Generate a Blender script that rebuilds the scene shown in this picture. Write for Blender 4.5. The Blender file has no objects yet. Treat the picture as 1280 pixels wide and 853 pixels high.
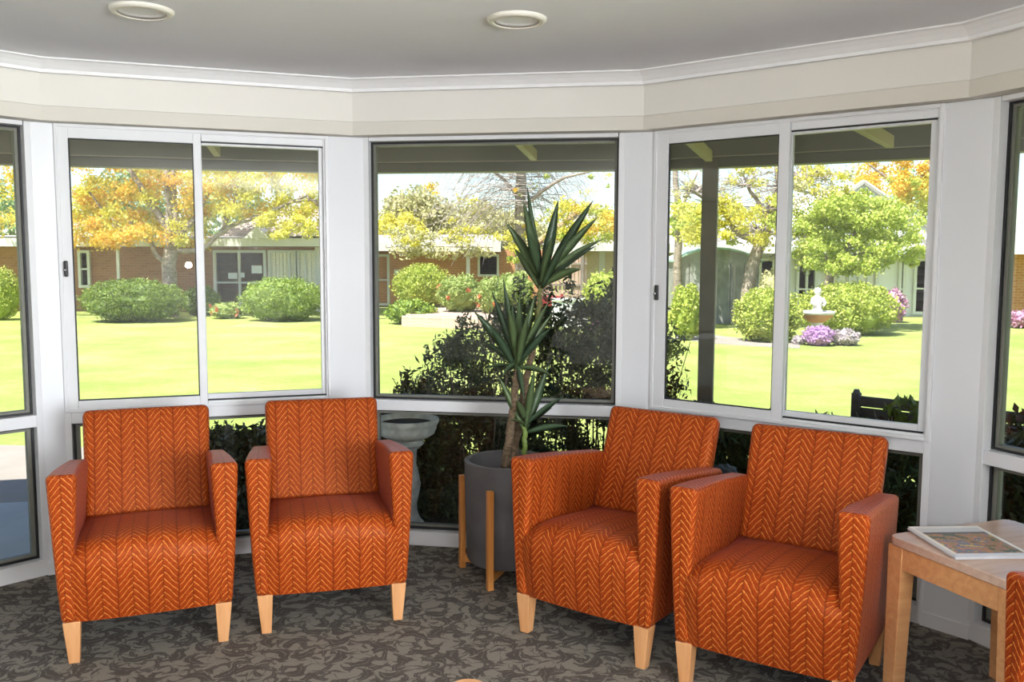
import bpy, bmesh, math, random
import numpy as np
from mathutils import Vector, Matrix, noise
C = bpy.context.scene.collection
PI = math.pi
rad = math.radians

# ------------------------------------------------------------------ measuring
F_PX, PITCH, ROLL, EYE = 1109.38, .091, -.0036, 1.5     # 1280 x 853 frame

def ray(px, py):
    X = (px-640)/F_PX; Y = -(py-426.5)/F_PX
    c, s = math.cos(ROLL), math.sin(ROLL)
    X, Y = X*c+Y*s, -X*s+Y*c
    return Vector((X, math.cos(PITCH)+Y*math.sin(PITCH), -math.sin(PITCH)+Y*math.cos(PITCH)))

def at(px, py, Y):
    """point of the place that stands Y metres into the view"""
    d = ray(px, py); p = d*(Y/d.y); p.z += EYE
    return p

def lvl(px, py, z):
    """point of the place that lies at height z"""
    d = ray(px, py); p = d*((z-EYE)/d.z); p.z = z
    return p

# ------------------------------------------------------------------ materials
def srgb(r, g, b):
    f = lambda c: (c/255/12.92 if c/255 <= .04045 else ((c/255+.055)/1.055)**2.4)
    return (f(r), f(g), f(b), 1)

class NT:
    def __init__(s, name):
        s.m = bpy.data.materials.new(name); s.m.use_nodes = True
        s.t = s.m.node_tree; s.t.nodes.clear()
        s.out = s.n('ShaderNodeOutputMaterial')
    def n(s, typ, ins=None, **kw):
        nd = s.t.nodes.new(typ)
        for k, v in kw.items(): setattr(nd, k, v)
        if ins:
            for k, v in ins.items():
                if hasattr(v, 'is_linked') or hasattr(v, 'links'): s.t.links.new(v, nd.inputs[k])
                else: nd.inputs[k].default_value = v
        return nd
    def link(s, a, b): s.t.links.new(a, b)
    def math(s, op, a, b=None, c=None, clamp=False):
        nd = s.t.nodes.new('ShaderNodeMath'); nd.operation = op; nd.use_clamp = clamp
        for i, v in enumerate((a, b, c)):
            if v is None: continue
            if isinstance(v, (int, float)): nd.inputs[i].default_value = v
            else: s.link(v, nd.inputs[i])
        return nd.outputs[0]
    def mix(s, f, a, b):
        nd = s.t.nodes.new('ShaderNodeMix'); nd.data_type = 'RGBA'
        for i, v in ((0, f), (6, a), (7, b)):
            if hasattr(v, 'links'): s.link(v, nd.inputs[i])
            else: nd.inputs[i].default_value = v
        return nd.outputs[2]
    def ramp(s, f, stops, interp='LINEAR'):
        nd = s.t.nodes.new('ShaderNodeValToRGB'); cr = nd.color_ramp; cr.interpolation = interp
        while len(cr.elements) < len(stops): cr.elements.new(.5)
        for e, (p, c) in zip(cr.elements, stops): e.position = p; e.color = c
        s.link(f, nd.inputs[0]); return nd.outputs[0]
    def bsdf(s, color, rough=.6, **ins):
        b = s.n('ShaderNodeBsdfPrincipled')
        for k, v in [('Base Color', color), ('Roughness', rough)] + [(k.replace('_', ' '), v) for k, v in ins.items()]:
            if hasattr(v, 'links'): s.link(v, b.inputs[k])
            else: b.inputs[k].default_value = v
        s.link(b.outputs[0], s.out.inputs[0]); return b
    def bump(s, b, h, strength=.3, dist=.01):
        bp = s.n('ShaderNodeBump', {'Strength': strength, 'Distance': dist, 'Height': h})
        s.link(bp.outputs[0], b.inputs['Normal'])

def plain(name, col, rough=.6, var=.06, scale=12, **kw):
    t = NT(name)
    tc = t.n('ShaderNodeTexCoord')
    nz = t.n('ShaderNodeTexNoise', {'Vector': tc.outputs['Object'], 'Scale': scale, 'Detail': 4.0})
    a = tuple(c*(1-var) for c in col[:3])+(1,); b = tuple(min(1, c*(1+var)) for c in col[:3])+(1,)
    t.bsdf(t.ramp(nz.outputs[0], [(.3, a), (.7, b)]), rough, **kw)
    return t.m

def wood(name, c1, c2, scale=1.0, rough=.4, axis=2):
    t = NT(name)
    tc = t.n('ShaderNodeTexCoord')
    sc = [14, 14, 14]; sc[axis] = 1.2
    mp = t.n('ShaderNodeMapping', {'Vector': tc.outputs['Object'], 'Scale': [s*scale for s in sc]})
    nz = t.n('ShaderNodeTexNoise', {'Vector': mp.outputs[0], 'Scale': 3.0, 'Detail': 6.0, 'Distortion': .6})
    b = t.bsdf(t.ramp(nz.outputs[0], [(.3, c1), (.7, c2)]), rough)
    return t.m

def leafmat(name, stops, rough=.5, trans=.25):
    t = NT(name)
    g = t.n('ShaderNodeNewGeometry')
    col = t.ramp(g.outputs['Random Per Island'], stops)
    b = t.bsdf(col, rough)
    tr = t.n('ShaderNodeBsdfTranslucent', {'Color': col})
    mx = t.n('ShaderNodeMixShader', {0: trans, 1: b.outputs[0], 2: tr.outputs[0]})
    t.link(mx.outputs[0], t.out.inputs[0])
    return t.m

def glassmat(name, tint=(.97, .985, .975, 1)):
    t = NT(name)
    fr = t.n('ShaderNodeFresnel', {'IOR': 1.45})
    tr = t.n('ShaderNodeBsdfTransparent', {'Color': tint})
    gl = t.n('ShaderNodeBsdfGlossy', {'Roughness': 0.0})
    mx = t.n('ShaderNodeMixShader', {0: fr.outputs[0], 1: tr.outputs[0], 2: gl.outputs[0]})
    t.link(mx.outputs[0], t.out.inputs[0])
    return t.m

def fabricmat():
    """rust upholstery woven with columns of leaves on dark stems; UV in metres"""
    t = NT('rust_leaf_fabric')
    uv = t.n('ShaderNodeUVMap'); uv.uv_map = 'UVMap'
    # slight irregularity of the weave
    wob = t.n('ShaderNodeTexNoise', {'Vector': uv.outputs[0], 'Scale': 26.0, 'Detail': 1.0})
    sep = t.n('ShaderNodeSeparateXYZ', {0: uv.outputs[0]})
    sw = t.n('ShaderNodeSeparateColor', {0: wob.outputs['Color']})
    U = t.math('ADD', sep.outputs[0], t.math('MULTIPLY', t.math('SUBTRACT', sw.outputs[0], .5), .010))
    V = t.math('ADD', sep.outputs[1], t.math('MULTIPLY', t.math('SUBTRACT', sw.outputs[1], .5), .008))
    u = t.math('DIVIDE', U, .106)
    tri = t.math('MULTIPLY', t.math('ABSOLUTE', t.math('SUBTRACT', t.math('FRACT', u), .5)), 2.0)   # 0 stem .. 1 meeting line
    sm = t.n('ShaderNodeMapRange', {'Value': tri}, interpolation_type='SMOOTHSTEP').outputs[0]
    sm = t.math('ADD', t.math('MULTIPLY', sm, .6), t.math('MULTIPLY', tri, .4))
    w = t.math('SUBTRACT', t.math('DIVIDE', V, .0275), t.math('MULTIPLY', sm, 2.0))
    side = t.math('GREATER_THAN', t.math('FRACT', u), .5)
    f = t.math('FRACT', t.math('ADD', w, t.math('MULTIPLY', side, .30)))
    # every leaf carries one bright dotted thread above a fine dark gap
    d1 = t.math('ABSOLUTE', t.math('SUBTRACT', f, .5))
    d2 = t.math('ABSOLUTE', t.math('SUBTRACT', f, .80))
    thread = t.n('ShaderNodeMapRange', {'Value': d2, 'From Min': .06, 'From Max': .13, 'To Min': 1.0, 'To Max': 0.0}).outputs[0]
    dots = t.n('ShaderNodeTexVoronoi', {'Vector': uv.outputs[0], 'Scale': 330.0})
    dot = t.n('ShaderNodeMapRange', {'Value': dots.outputs['Distance'], 'From Min': .3, 'From Max': .65, 'To Min': 1.0, 'To Max': .3}).outputs[0]
    thread = t.math('MULTIPLY', t.math('MULTIPLY', thread, dot), t.n('ShaderNodeMapRange', {'Value': tri, 'From Min': .03, 'From Max': .3, 'To Min': .3, 'To Max': .85}).outputs[0])
    # dark gaps between leaves, dark stems and darker meeting lines
    gap = t.n('ShaderNodeMapRange', {'Value': d1, 'From Min': .44, 'From Max': .48, 'To Min': 0.0, 'To Max': .7}).outputs[0]
    stem = t.n('ShaderNodeMapRange', {'Value': tri, 'From Min': .02, 'From Max': .07, 'To Min': .58, 'To Max': 0.0}).outputs[0]
    meet = t.n('ShaderNodeMapRange', {'Value': tri, 'From Min': .94, 'From Max': .98, 'To Min': 0.0, 'To Max': .5}).outputs[0]
    dark = t.math('MAXIMUM', gap, t.math('MAXIMUM', stem, meet))
    big = t.n('ShaderNodeTexNoise', {'Vector': uv.outputs[0], 'Scale': 60.0, 'Detail': 3.0})
    base = t.ramp(big.outputs[0], [(.3, srgb(142, 52, 16)), (.7, srgb(164, 67, 24))])
    c = t.mix(thread, base, srgb(244, 158, 72))
    c = t.mix(dark, c, srgb(78, 26, 12))
    b = t.bsdf(c, .42, Sheen_Weight=.10, Sheen_Roughness=.3, Sheen_Tint=srgb(235, 150, 170), Specular_IOR_Level=.32, Specular_Tint=srgb(255, 185, 140))
    h = t.math('SUBTRACT', t.math('ADD', t.math('MULTIPLY', t.math('SUBTRACT', .5, d1), 1.0), thread), dark)
    t.bump(b, h, .35, .002)
    return t.m

def carpetmat():
    t = NT('scroll_carpet')
    tc = t.n('ShaderNodeTexCoord')
    P = tc.outputs['Object']
    n1 = t.n('ShaderNodeTexNoise', {'Vector': P, 'Scale': 16.0, 'Detail': 2.0})
    off = t.n('ShaderNodeVectorMath', {0: n1.outputs['Color'], 1: (.5, .5, .5)}, operation='SUBTRACT')
    sc = t.n('ShaderNodeVectorMath', {0: off.outputs[0], 'Scale': .055}, operation='SCALE')
    P2 = t.n('ShaderNodeVectorMath', {0: P, 1: sc.outputs[0]}, operation='ADD').outputs[0]
    def motif(scale, shift, length, width, bend):
        # one curled leaf per cell, each turned its own way
        q = t.n('ShaderNodeVectorMath', {0: P2, 1: (shift, shift*.7, 0)}, operation='ADD')
        q = t.n('ShaderNodeVectorMath', {0: q.outputs[0], 'Scale': scale}, operation='SCALE')
        v = t.n('ShaderNodeTexVoronoi', {'Vector': q.outputs[0], 'Scale': 1.0, 'Randomness': .8}, voronoi_dimensions='2D')
        d = t.n('ShaderNodeVectorMath', {0: q.outputs[0], 1: v.outputs['Position']}, operation='SUBTRACT')
        sp = t.n('ShaderNodeSeparateXYZ', {0: d.outputs[0]}); cc = t.n('ShaderNodeSeparateColor', {0: v.outputs['Color']})
        a = t.math('MULTIPLY', cc.outputs[0], 2*PI); c, sn = t.math('COSINE', a), t.math('SINE', a)
        x = t.math('ADD', t.math('MULTIPLY', sp.outputs[0], c), t.math('MULTIPLY', sp.outputs[1], sn))
        y = t.math('SUBTRACT', t.math('MULTIPLY', sp.outputs[1], c), t.math('MULTIPLY', sp.outputs[0], sn))
        x2 = t.math('MULTIPLY', x, x)
        y2 = t.math('ABSOLUTE', t.math('ADD', y, t.math('SUBTRACT', t.math('MULTIPLY', x2, bend), .12)))
        w = t.math('MULTIPLY', t.math('SUBTRACT', 1.0, t.math('DIVIDE', x2, length*length)), width)
        e = t.math('SUBTRACT', w, y2)
        body = t.n('ShaderNodeMapRange', {'Value': e, 'From Min': 0.0, 'From Max': .03}).outputs[0]
        vein = t.n('ShaderNodeMapRange', {'Value': y2, 'From Min': .012, 'From Max': .03, 'To Min': .55, 'To Max': 0.0}).outputs[0]
        return t.math('SUBTRACT', body, t.math('MULTIPLY', body, vein))
    m = t.math('MAXIMUM', motif(8.2, 0.0, .60, .20, 1.5), t.math('MAXIMUM', motif(10.5, 3.3, .55, .15, 2.2), motif(17.0, 7.7, .55, .16, 1.4)))
    sn = t.n('ShaderNodeTexNoise', {'Vector': P2, 'Scale': 7.0, 'Detail': 1.0, 'Distortion': 1.5})
    st = t.n('ShaderNodeMapRange', {'Value': t.math('ABSOLUTE', t.math('SUBTRACT', sn.outputs[0], .5)), 'From Min': .008, 'From Max': .016, 'To Min': .8, 'To Max': 0.0}).outputs[0]
    mm = t.math('MAXIMUM', m, st)
    pile = t.n('ShaderNodeTexNoise', {'Vector': P, 'Scale': 420.0, 'Detail': 2.0})
    light = t.ramp(pile.outputs[0], [(.35, srgb(112, 107, 98)), (.65, srgb(156, 149, 137))])
    darkc = t.ramp(pile.outputs[0], [(.35, srgb(70, 65, 60)), (.65, srgb(104, 97, 90))])
    c = t.mix(mm, light, darkc)
    b = t.bsdf(c, .95, Specular_IOR_Level=.1)
    t.bump(b, pile.outputs[0], .5, .004)
    return t.m

def brickmat(name, c1, c2, mortar, sc=1.0):
    t = NT(name)
    tc = t.n('ShaderNodeTexCoord')
    sp = t.n('ShaderNodeSeparateXYZ', {0: tc.outputs['Object']})
    cb = t.n('ShaderNodeCombineXYZ', {0: t.math('ADD', sp.outputs[0], sp.outputs[1]), 1: sp.outputs[2]})
    bk = t.n('ShaderNodeTexBrick', {'Vector': cb.outputs[0], 'Color1': c1, 'Color2': c2, 'Mortar': mortar, 'Scale': sc,
                                    'Mortar Size': .009, 'Brick Width': .24, 'Row Height': .086, 'Bias': -.2})
    t.bsdf(bk.outputs[0], .85)
    return t.m

def roofmat(name, c1, c2):
    t = NT(name)
    tc = t.n('ShaderNodeTexCoord')
    sp = t.n('ShaderNodeSeparateXYZ', {0: tc.outputs['Object']})
    f = t.math('FRACT', t.math('DIVIDE', sp.outputs[2], .16))
    line = t.n('ShaderNodeMapRange', {'Value': f, 'From Min': .80, 'From Max': .95}).outputs[0]
    nz = t.n('ShaderNodeTexNoise', {'Vector': tc.outputs['Object'], 'Scale': 3.0, 'Detail': 5.0})
    c = t.ramp(nz.outputs[0], [(.3, c1), (.7, c2)])
    c = t.mix(line, c, tuple(v*.6 for v in c1[:3])+(1,))
    t.bsdf(c, .8)
    return t.m

def grassmat():
    t = NT('lawn_grass')
    tc = t.n('ShaderNodeTexCoord')
    a = t.n('ShaderNodeTexNoise', {'Vector': tc.outputs['Object'], 'Scale': .55, 'Detail': 6.0, 'Roughness': .7})
    b = t.n('ShaderNodeTexNoise', {'Vector': tc.outputs['Object'], 'Scale': 22.0, 'Detail': 4.0, 'Roughness': .8})
    s = t.math('ADD', t.math('MULTIPLY', a.outputs[0], .6), t.math('MULTIPLY', b.outputs[0], .4))
    c = t.ramp(s, [(.36, (.23, .295, .07, 1)), (.5, (.32, .38, .105, 1)), (.64, (.43, .465, .19, 1))])
    bb = t.bsdf(c, .9, Specular_IOR_Level=.1)
    t.bump(bb, b.outputs[0], .6, .05)
    return t.m

M = {}
M['fabric'] = fabricmat()
M['carpet'] = carpetmat()
M['ceiling'] = plain('ceiling_paint', (.83, .845, .88, 1), .85, .015, 3)
M['cornice'] = plain('cornice_white', (.88, .88, .89, 1), .6, .01)
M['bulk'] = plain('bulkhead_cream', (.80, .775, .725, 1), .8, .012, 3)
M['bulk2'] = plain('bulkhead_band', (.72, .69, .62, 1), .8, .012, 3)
M['panel'] = plain('white_panel', (.765, .78, .815, 1), .35, .01, 2)
M['alu'] = plain('white_aluminium', (.785, .795, .82, 1), .35, .012, 5)
M['gasket'] = plain('black_gasket', (.012, .012, .014, 1), .5)
M['latch'] = plain('black_latch', (.01, .01, .012, 1), .3)
M['chrome'] = plain('latch_chrome', (.6, .6, .62, 1), .25, Metallic=1.0)
M['bead'] = plain('shaded_glazing_bead', (.20, .20, .17, 1), .5)  # olive grey puts the shade on the outer frame into the colour
M['skirt'] = plain('white_skirting', (.76, .76, .77, 1), .5, .01)
M['wallpaint'] = plain('room_wall', (.72, .70, .66, 1), .8, .01, 3)
M['glass'] = glassmat('window_glass')
M['legwood'] = wood('beech_leg', srgb(204, 144, 92), srgb(220, 164, 112))
M['tablewood'] = wood('beech_table', srgb(206, 146, 96), srgb(224, 168, 116), axis=0)
M['tabletop'] = wood('beech_top_with_glare', srgb(190, 160, 142), srgb(206, 178, 160), rough=.22, axis=0)  # beech greyed and paled: the glare on the top sits in the colour
M['standwood'] = wood('stand_timber', srgb(204, 130, 62), srgb(222, 152, 82))
M['pot'] = plain('dark_grey_pot', (.115, .111, .114, 1), .6, .22, 7)
M['soil'] = plain('soil', (.05, .036, .024, 1), .95, .4, 40)
M['yleaf'] = leafmat('yucca_leaf', [(0, (.048, .088, .05, 1)), (.6, (.075, .128, .06, 1)), (1, (.125, .185, .07, 1))], .35, .12)
M['ystem'] = plain('yucca_green_stem', (.16, .24, .05, 1), .5, .25, 30)
def barkmat(name, a, b, sc=18):
    t = NT(name); tc = t.n('ShaderNodeTexCoord')
    mp = t.n('ShaderNodeMapping', {'Vector': tc.outputs['Object'], 'Scale': (1, 1, 2.2)})
    nz = t.n('ShaderNodeTexNoise', {'Vector': mp.outputs[0], 'Scale': sc, 'Detail': 5.0, 'Roughness': .7})
    bb = t.bsdf(t.ramp(nz.outputs[0], [(.35, a), (.65, b)]), .9)
    t.bump(bb, nz.outputs[0], .6, .02); return t.m
M['yneck'] = plain('yucca_olive_neck', (.15, .16, .05, 1), .7, .3, 60)
M['ybark'] = barkmat('yucca_bark', (.09, .06, .035, 1), (.27, .19, .115, 1), 60)
M['stem'] = plain('shrub_stems', (.17, .13, .10, 1), .9, .2)
M['bark'] = barkmat('tree_bark', (.16, .125, .095, 1), (.40, .33, .27, 1), 5)
M['twig'] = plain('grey_twigs', (.44, .37, .35, 1), .9, .2)
M['grass'] = grassmat()
M['brick'] = brickmat('brown_brick', srgb(158, 108, 74), srgb(140, 92, 62), srgb(150, 122, 98))
M['brick2'] = brickmat('orange_brick', srgb(188, 130, 90), srgb(174, 114, 76), srgb(190, 156, 122))
M['bedbrick'] = brickmat('pink_bed_brick', (.52, .36, .29, 1), (.46, .31, .24, 1), (.5, .42, .36, 1))
M['tile'] = roofmat('roof_tiles', (.36, .29, .27, 1), (.44, .36, .33, 1))
M['iron'] = plain('pale_roof_sheet', (.36, .33, .31, 1), .6, .06, 2)
M['white'] = plain('white_paint', (.62, .62, .60, 1), .6, .03)
M['eave'] = plain('eave_lining', (.42, .40, .37, 1), .8, .03)
M['creamwall'] = plain('cream_wall', (.58, .47, .33, 1), .85, .05)
M['fibro'] = plain('pale_wall', (.74, .74, .74, 1), .85, .03)
M['darkglass'] = plain('house_window_glass', (.05, .055, .055, 1), .08, .5, 2)
M['curtain'] = plain('cream_curtain', (.78, .74, .64, 1), .9, .12, 16)
M['paper'] = plain('white_paper', (.7, .72, .76, 1), .8)
M['verge'] = plain('verandah_lining', (.23, .205, .185, 1), .8, .04, 2)
M['beam'] = plain('verandah_beam', (.23, .205, .175, 1), .7, .05, 2)
M['gutter'] = plain('verandah_gutter', (.19, .165, .135, 1), .6, .05, 2)
M['rafter'] = plain('cream_rafter', (.44, .36, .28, 1), .7, .06, 5)
M['post'] = plain('brown_grey_post', (.20, .165, .135, 1), .7, .08, 8)
M['slab'] = plain('blue_grey_slab', (.42, .44, .47, 1), .6, .10, 3)
M['path'] = plain('pale_concrete', (.30, .265, .235, 1), .85, .08, 3)
M['mulch'] = plain('dark_mulch', (.055, .045, .035, 1), .95, .5, 25)
M['gravel'] = plain('pink_gravel', (.46, .34, .27, 1), .95, .2, 30)
M['stone'] = plain('weathered_stone', (.62, .60, .55, 1), .9, .25, 18)
M['slate'] = plain('blue_grey_rock', (.12, .14, .17, 1), .8, .3, 14)
M['whitestone'] = plain('white_stone', (.66, .63, .58, 1), .9, .12, 12)
M['terracotta'] = plain('terracotta', (.55, .25, .12, 1), .8, .12)
M['shed'] = plain('grey_shed_sheet', (.27, .27, .25, 1), .8, .28, 2.5)
M['shedroof'] = plain('pale_green_sheet', (.30, .44, .36, 1), .6, .15, 2)
M['benchwood'] = plain('dark_grey_timber', (.085, .088, .09, 1), .75, .25, 14)
M['fence'] = plain('pink_brown_paling', (.48, .33, .25, 1), .85, .12, 5)
M['barge'] = plain('orange_barge', (.52, .36, .2, 1), .8, .08)
M['redbox'] = plain('dark_red', (.26, .03, .03, 1), .6)
# foliage
def G(*cols): return [(i/(max(1, len(cols)-1)), c+(1,)) for i, c in enumerate(cols)]
M['hedge'] = leafmat('dark_shrub_leaf', G((.030, .046, .020), (.05, .07, .03), (.085, .115, .045), (.12, .105, .06)), .45, .2)
M['groundleaf'] = leafmat('dark_ground_leaf', G((.022, .05, .018), (.035, .08, .025), (.06, .11, .035)), .6, .25)
M['roundleaf'] = leafmat('mid_green_leaf', G((.09, .15, .02), (.17, .25, .032), (.30, .38, .06)), .6, .2)
M['roundleaf2'] = leafmat('bright_green_leaf', G((.13, .21, .025), (.24, .34, .04), (.38, .46, .07)), .6, .2)
M['limeleaf'] = leafmat('lime_leaf', G((.24, .32, .04), (.42, .48, .07), (.58, .60, .15)), .6, .25)
M['limetree'] = leafmat('lime_tree_leaf', G((.34, .44, .06), (.50, .58, .10), (.64, .66, .18)), .6, .3)
M['autumn'] = leafmat('autumn_leaf', G((.72, .56, .07), (.80, .60, .08), (.80, .46, .07), (.60, .58, .12)), .6, .5)
M['yellow'] = leafmat('yellow_leaf', G((.72, .66, .09), (.80, .72, .12), (.58, .58, .16)), .6, .35)
M['orange'] = leafmat('orange_leaf', G((.80, .44, .07), (.84, .52, .08), (.70, .56, .10)), .6, .35)
M['gum'] = leafmat('grey_green_leaf', G((.22, .34, .13), (.32, .42, .18), (.42, .48, .28)), .6, .25)
M['olive'] = leafmat('olive_leaf', G((.42, .43, .18), (.55, .52, .26), (.66, .62, .28), (.60, .52, .42)), .6, .25)
M['rose'] = leafmat('rose_leaf', G((.20, .28, .06), (.36, .44, .12), (.50, .52, .20)), .6, .25)
M['redflower'] = leafmat('red_orange_petal', G((.62, .16, .06), (.66, .26, .12)), .6, .2)
M['purple'] = leafmat('mauve_petal', G((.48, .24, .55), (.58, .34, .60), (.40, .30, .42)), .6, .2)
M['pale'] = leafmat('pale_mauve_petal', G((.42, .34, .40), (.50, .42, .44), (.34, .33, .26)), .6, .2)
M['pink'] = leafmat('pink_petal', G((.58, .24, .42), (.62, .36, .50), (.40, .32, .30)), .6, .2)
M['planter'] = leafmat('planter_leaf', G((.10, .16, .03), (.2, .26, .05)), .5, .25)
M['redleaf'] = leafmat('bronze_leaf', G((.06, .03, .025), (.11, .05, .04)), .5, .2)

# ------------------------------------------------------------------ building
class MB:
    def __init__(s): s.v = []; s.f = []; s.mi = []; s.cur = 0
    def add(s, vs, fs):
        o = len(s.v); s.v += [tuple(v) for v in vs]; s.f += [tuple(i+o for i in f) for f in fs]; s.mi += [s.cur]*len(fs)
        return s
    def box(s, c, d, rz=0, mat=None):
        hx, hy, hz = d[0]/2, d[1]/2, d[2]/2
        R = Matrix.Rotation(rz, 3, 'Z') if mat is None else mat
        c = Vector(c)
        vs = [c+R @ Vector((x*hx, y*hy, z*hz)) for z in (-1, 1) for y in (-1, 1) for x in (-1, 1)]
        return s.add(vs, [(0, 2, 3, 1), (4, 5, 7, 6), (0, 1, 5, 4), (2, 6, 7, 3), (0, 4, 6, 2), (1, 3, 7, 5)])
    def hexa(s, b, t):
        """b, t: four corners each, counter-clockwise seen from above"""
        return s.add(list(b)+list(t), [(3, 2, 1, 0), (4, 5, 6, 7), (0, 1, 5, 4), (1, 2, 6, 5), (2, 3, 7, 6), (3, 0, 4, 7)])
    def prism(s, poly, z0, z1):
        n = len(poly); a = sum(poly[i][0]*poly[(i+1) % n][1]-poly[(i+1) % n][0]*poly[i][1] for i in range(n))
        if a < 0: poly = poly[::-1]
        vs = [(p[0], p[1], z0) for p in poly]+[(p[0], p[1], z1) for p in poly]
        fs = [tuple(range(n-1, -1, -1)), tuple(range(n, 2*n))]+[(i, (i+1) % n, n+(i+1) % n, n+i) for i in range(n)]
        return s.add(vs, fs)
    def lathe(s, prof, seg=32, c=(0, 0, 0)):
        vs = []; fs = []
        for r, z in prof:
            for k in range(seg):
                a = 2*PI*k/seg; vs.append((c[0]+r*math.cos(a), c[1]+r*math.sin(a), c[2]+z))
        for i in range(len(prof)-1):
            for k in range(seg):
                k2 = (k+1) % seg
                fs.append((i*seg+k, i*seg+k2, (i+1)*seg+k2, (i+1)*seg+k))
        fs.append(tuple(range(seg-1, -1, -1))); fs.append(tuple(range((len(prof)-1)*seg, len(prof)*seg)))
        return s.add(vs, fs)
    def tube(s, pts, rs, seg=8):
        pts = [Vector(p) for p in pts]
        if isinstance(rs, (int, float)): rs = [rs]*len(pts)
        vs = []; fs = []; up = Vector((.31, .77, .2)).normalized()
        for i, p in enumerate(pts):
            d = (pts[min(i+1, len(pts)-1)]-pts[max(i-1, 0)]).normalized()
            a = d.cross(up)
            if a.length < 1e-3: a = d.cross(Vector((1, 0, 0)))
            a.normalize(); b = d.cross(a)
            for k in range(seg):
                t = 2*PI*k/seg; vs.append(p+(a*math.cos(t)+b*math.sin(t))*rs[i])
        for i in range(len(pts)-1):
            for k in range(seg):
                k2 = (k+1) % seg; fs.append((i*seg+k, i*seg+k2, (i+1)*seg+k2, (i+1)*seg+k))
        fs.append(tuple(range(seg-1, -1, -1))); fs.append(tuple(range((len(pts)-1)*seg, len(pts)*seg)))
        return s.add(vs, fs)
    def build(s, name, mat, parent=None, loc=None, smooth=False, bevel=0, seg=2, uv=None, recalc=True):
        me = bpy.data.meshes.new(name); me.from_pydata([tuple(v) for v in s.v], [], s.f)
        if recalc:
            bm = bmesh.new(); bm.from_mesh(me); bmesh.ops.recalc_face_normals(bm, faces=bm.faces); bm.to_mesh(me); bm.free()
        for m in (mat if isinstance(mat, (list, tuple)) else [mat]): me.materials.append(m)
        if isinstance(mat, (list, tuple)): me.polygons.foreach_set('material_index', s.mi)
        if smooth: me.polygons.foreach_set('use_smooth', [True]*len(me.polygons))
        o = bpy.data.objects.new(name, me); C.objects.link(o)
        if uv: boxuv(me, uv)
        if parent: o.parent = parent
        if loc is not None: o.location = loc
        if bevel:
            b = o.modifiers.new('bevel', 'BEVEL'); b.width = bevel; b.segments = seg; b.limit_method = 'ANGLE'; b.angle_limit = rad(35)
            if smooth is False:
                me.polygons.foreach_set('use_smooth', [True]*len(me.polygons)); b.harden_normals = True
        return o

def boxuv(me, off):
    uvl = me.uv_layers.new(name='UVMap')
    for p in me.polygons:
        n = p.normal
        for li in p.loop_indices:
            v = me.vertices[me.loops[li].vertex_index].co
            ax, ay, az = abs(n.x), abs(n.y), abs(n.z)
            if ay >= ax and ay >= az: q = (v.x, v.z)
            elif ax >= az: q = (v.y, v.z)
            else: q = (v.x, v.y+.46)
            uvl.data[li].uv = (q[0]+off[0], q[1]+off[1])

def empty(name, loc=(0, 0, 0), rz=0, parent=None):
    o = bpy.data.objects.new(name, None); C.objects.link(o); o.location = loc; o.rotation_euler = (0, 0, rz); o.empty_display_size = .1
    if parent: o.parent = parent
    return o

def tag(o, label=None, cat=None, group=None, kind=None):
    for k, v in (('label', label), ('category', cat), ('group', group), ('kind', kind)):
        if v: o[k] = v
    return o

def struct(o): o['kind'] = 'structure'; return o

def copy_tree(o, parent=None):
    c = o.copy(); C.objects.link(c); c.parent = parent
    for ch in list(o.children): copy_tree(ch, c)
    return c

def leaves(name, blobs, size, mat, parent=None, seed=1, loc=(0, 0, 0), asp=.5, shell=.75, up=0.0):
    """one foliage mesh: folded leaf blades scattered through ellipsoid blobs (cx,cy,cz,rx,ry,rz,n)"""
    rg = np.random.default_rng(seed); P = []
    for (cx, cy, cz, rx, ry, rz, n) in blobs:
        d = rg.normal(size=(n, 3)); d /= np.linalg.norm(d, axis=1)[:, None]
        rr = (shell+(1-shell)*rg.random(n))*np.where(rg.random(n) < .22, rg.random(n)**.5, 1)*(1+.08*rg.normal(size=n))
        P.append(d*rr[:, None]*np.array([rx, ry, rz])+np.array([cx, cy, cz]))
    P = np.concatenate(P); n = len(P)
    a = rg.normal(size=(n, 3)); a[:, 2] += up; a /= np.linalg.norm(a, axis=1)[:, None]
    b = np.cross(a, rg.normal(size=(n, 3))); b /= np.linalg.norm(b, axis=1)[:, None]
    c = np.cross(a, b)
    L = size*(.6+.8*rg.random(n)); W = L*asp
    v0 = P-a*L[:, None]*.5; v2 = P+a*L[:, None]*.5
    v1 = P+b*W[:, None]*.5+c*W[:, None]*.15; v3 = P-b*W[:, None]*.5+c*W[:, None]*.15
    V = np.stack([v0, v1, v2, v3], 1).reshape(-1, 3)
    o4 = np.arange(n)*4
    T = np.stack([o4, o4+1, o4+2, o4, o4+2, o4+3], 1).reshape(-1)
    me = bpy.data.meshes.new(name)
    me.vertices.add(len(V)); me.vertices.foreach_set('co', V.astype(np.float32).ravel())
    me.loops.add(len(T)); me.loops.foreach_set('vertex_index', T.astype(np.int32))
    k = len(T)//3
    me.polygons.add(k); me.polygons.foreach_set('loop_start', np.arange(0, len(T), 3, dtype=np.int32))
    me.update(calc_edges=True); me.materials.append(mat)
    o = bpy.data.objects.new(name, me); C.objects.link(o); o.location = loc
    if parent: o.parent = parent
    return o

def lumps(c, r, k, n, seed, br=.45, flat=True):
    """a crown of k overlapping blobs on the surface of an ellipsoid"""
    rg = random.Random(seed); out = []
    for i in range(k):
        z = 1-2*(i+.5)/k; t = i*2.39996+rg.random()*.5; q = math.sqrt(max(0, 1-z*z))
        b = br*(.75+.5*rg.random()); s = 1-b*.75
        out.append((c[0]+r[0]*s*q*math.cos(t), c[1]+r[1]*s*q*math.sin(t), c[2]+r[2]*s*z, r[0]*b, r[1]*b, r[2]*b, n//k))
    return out

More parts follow.
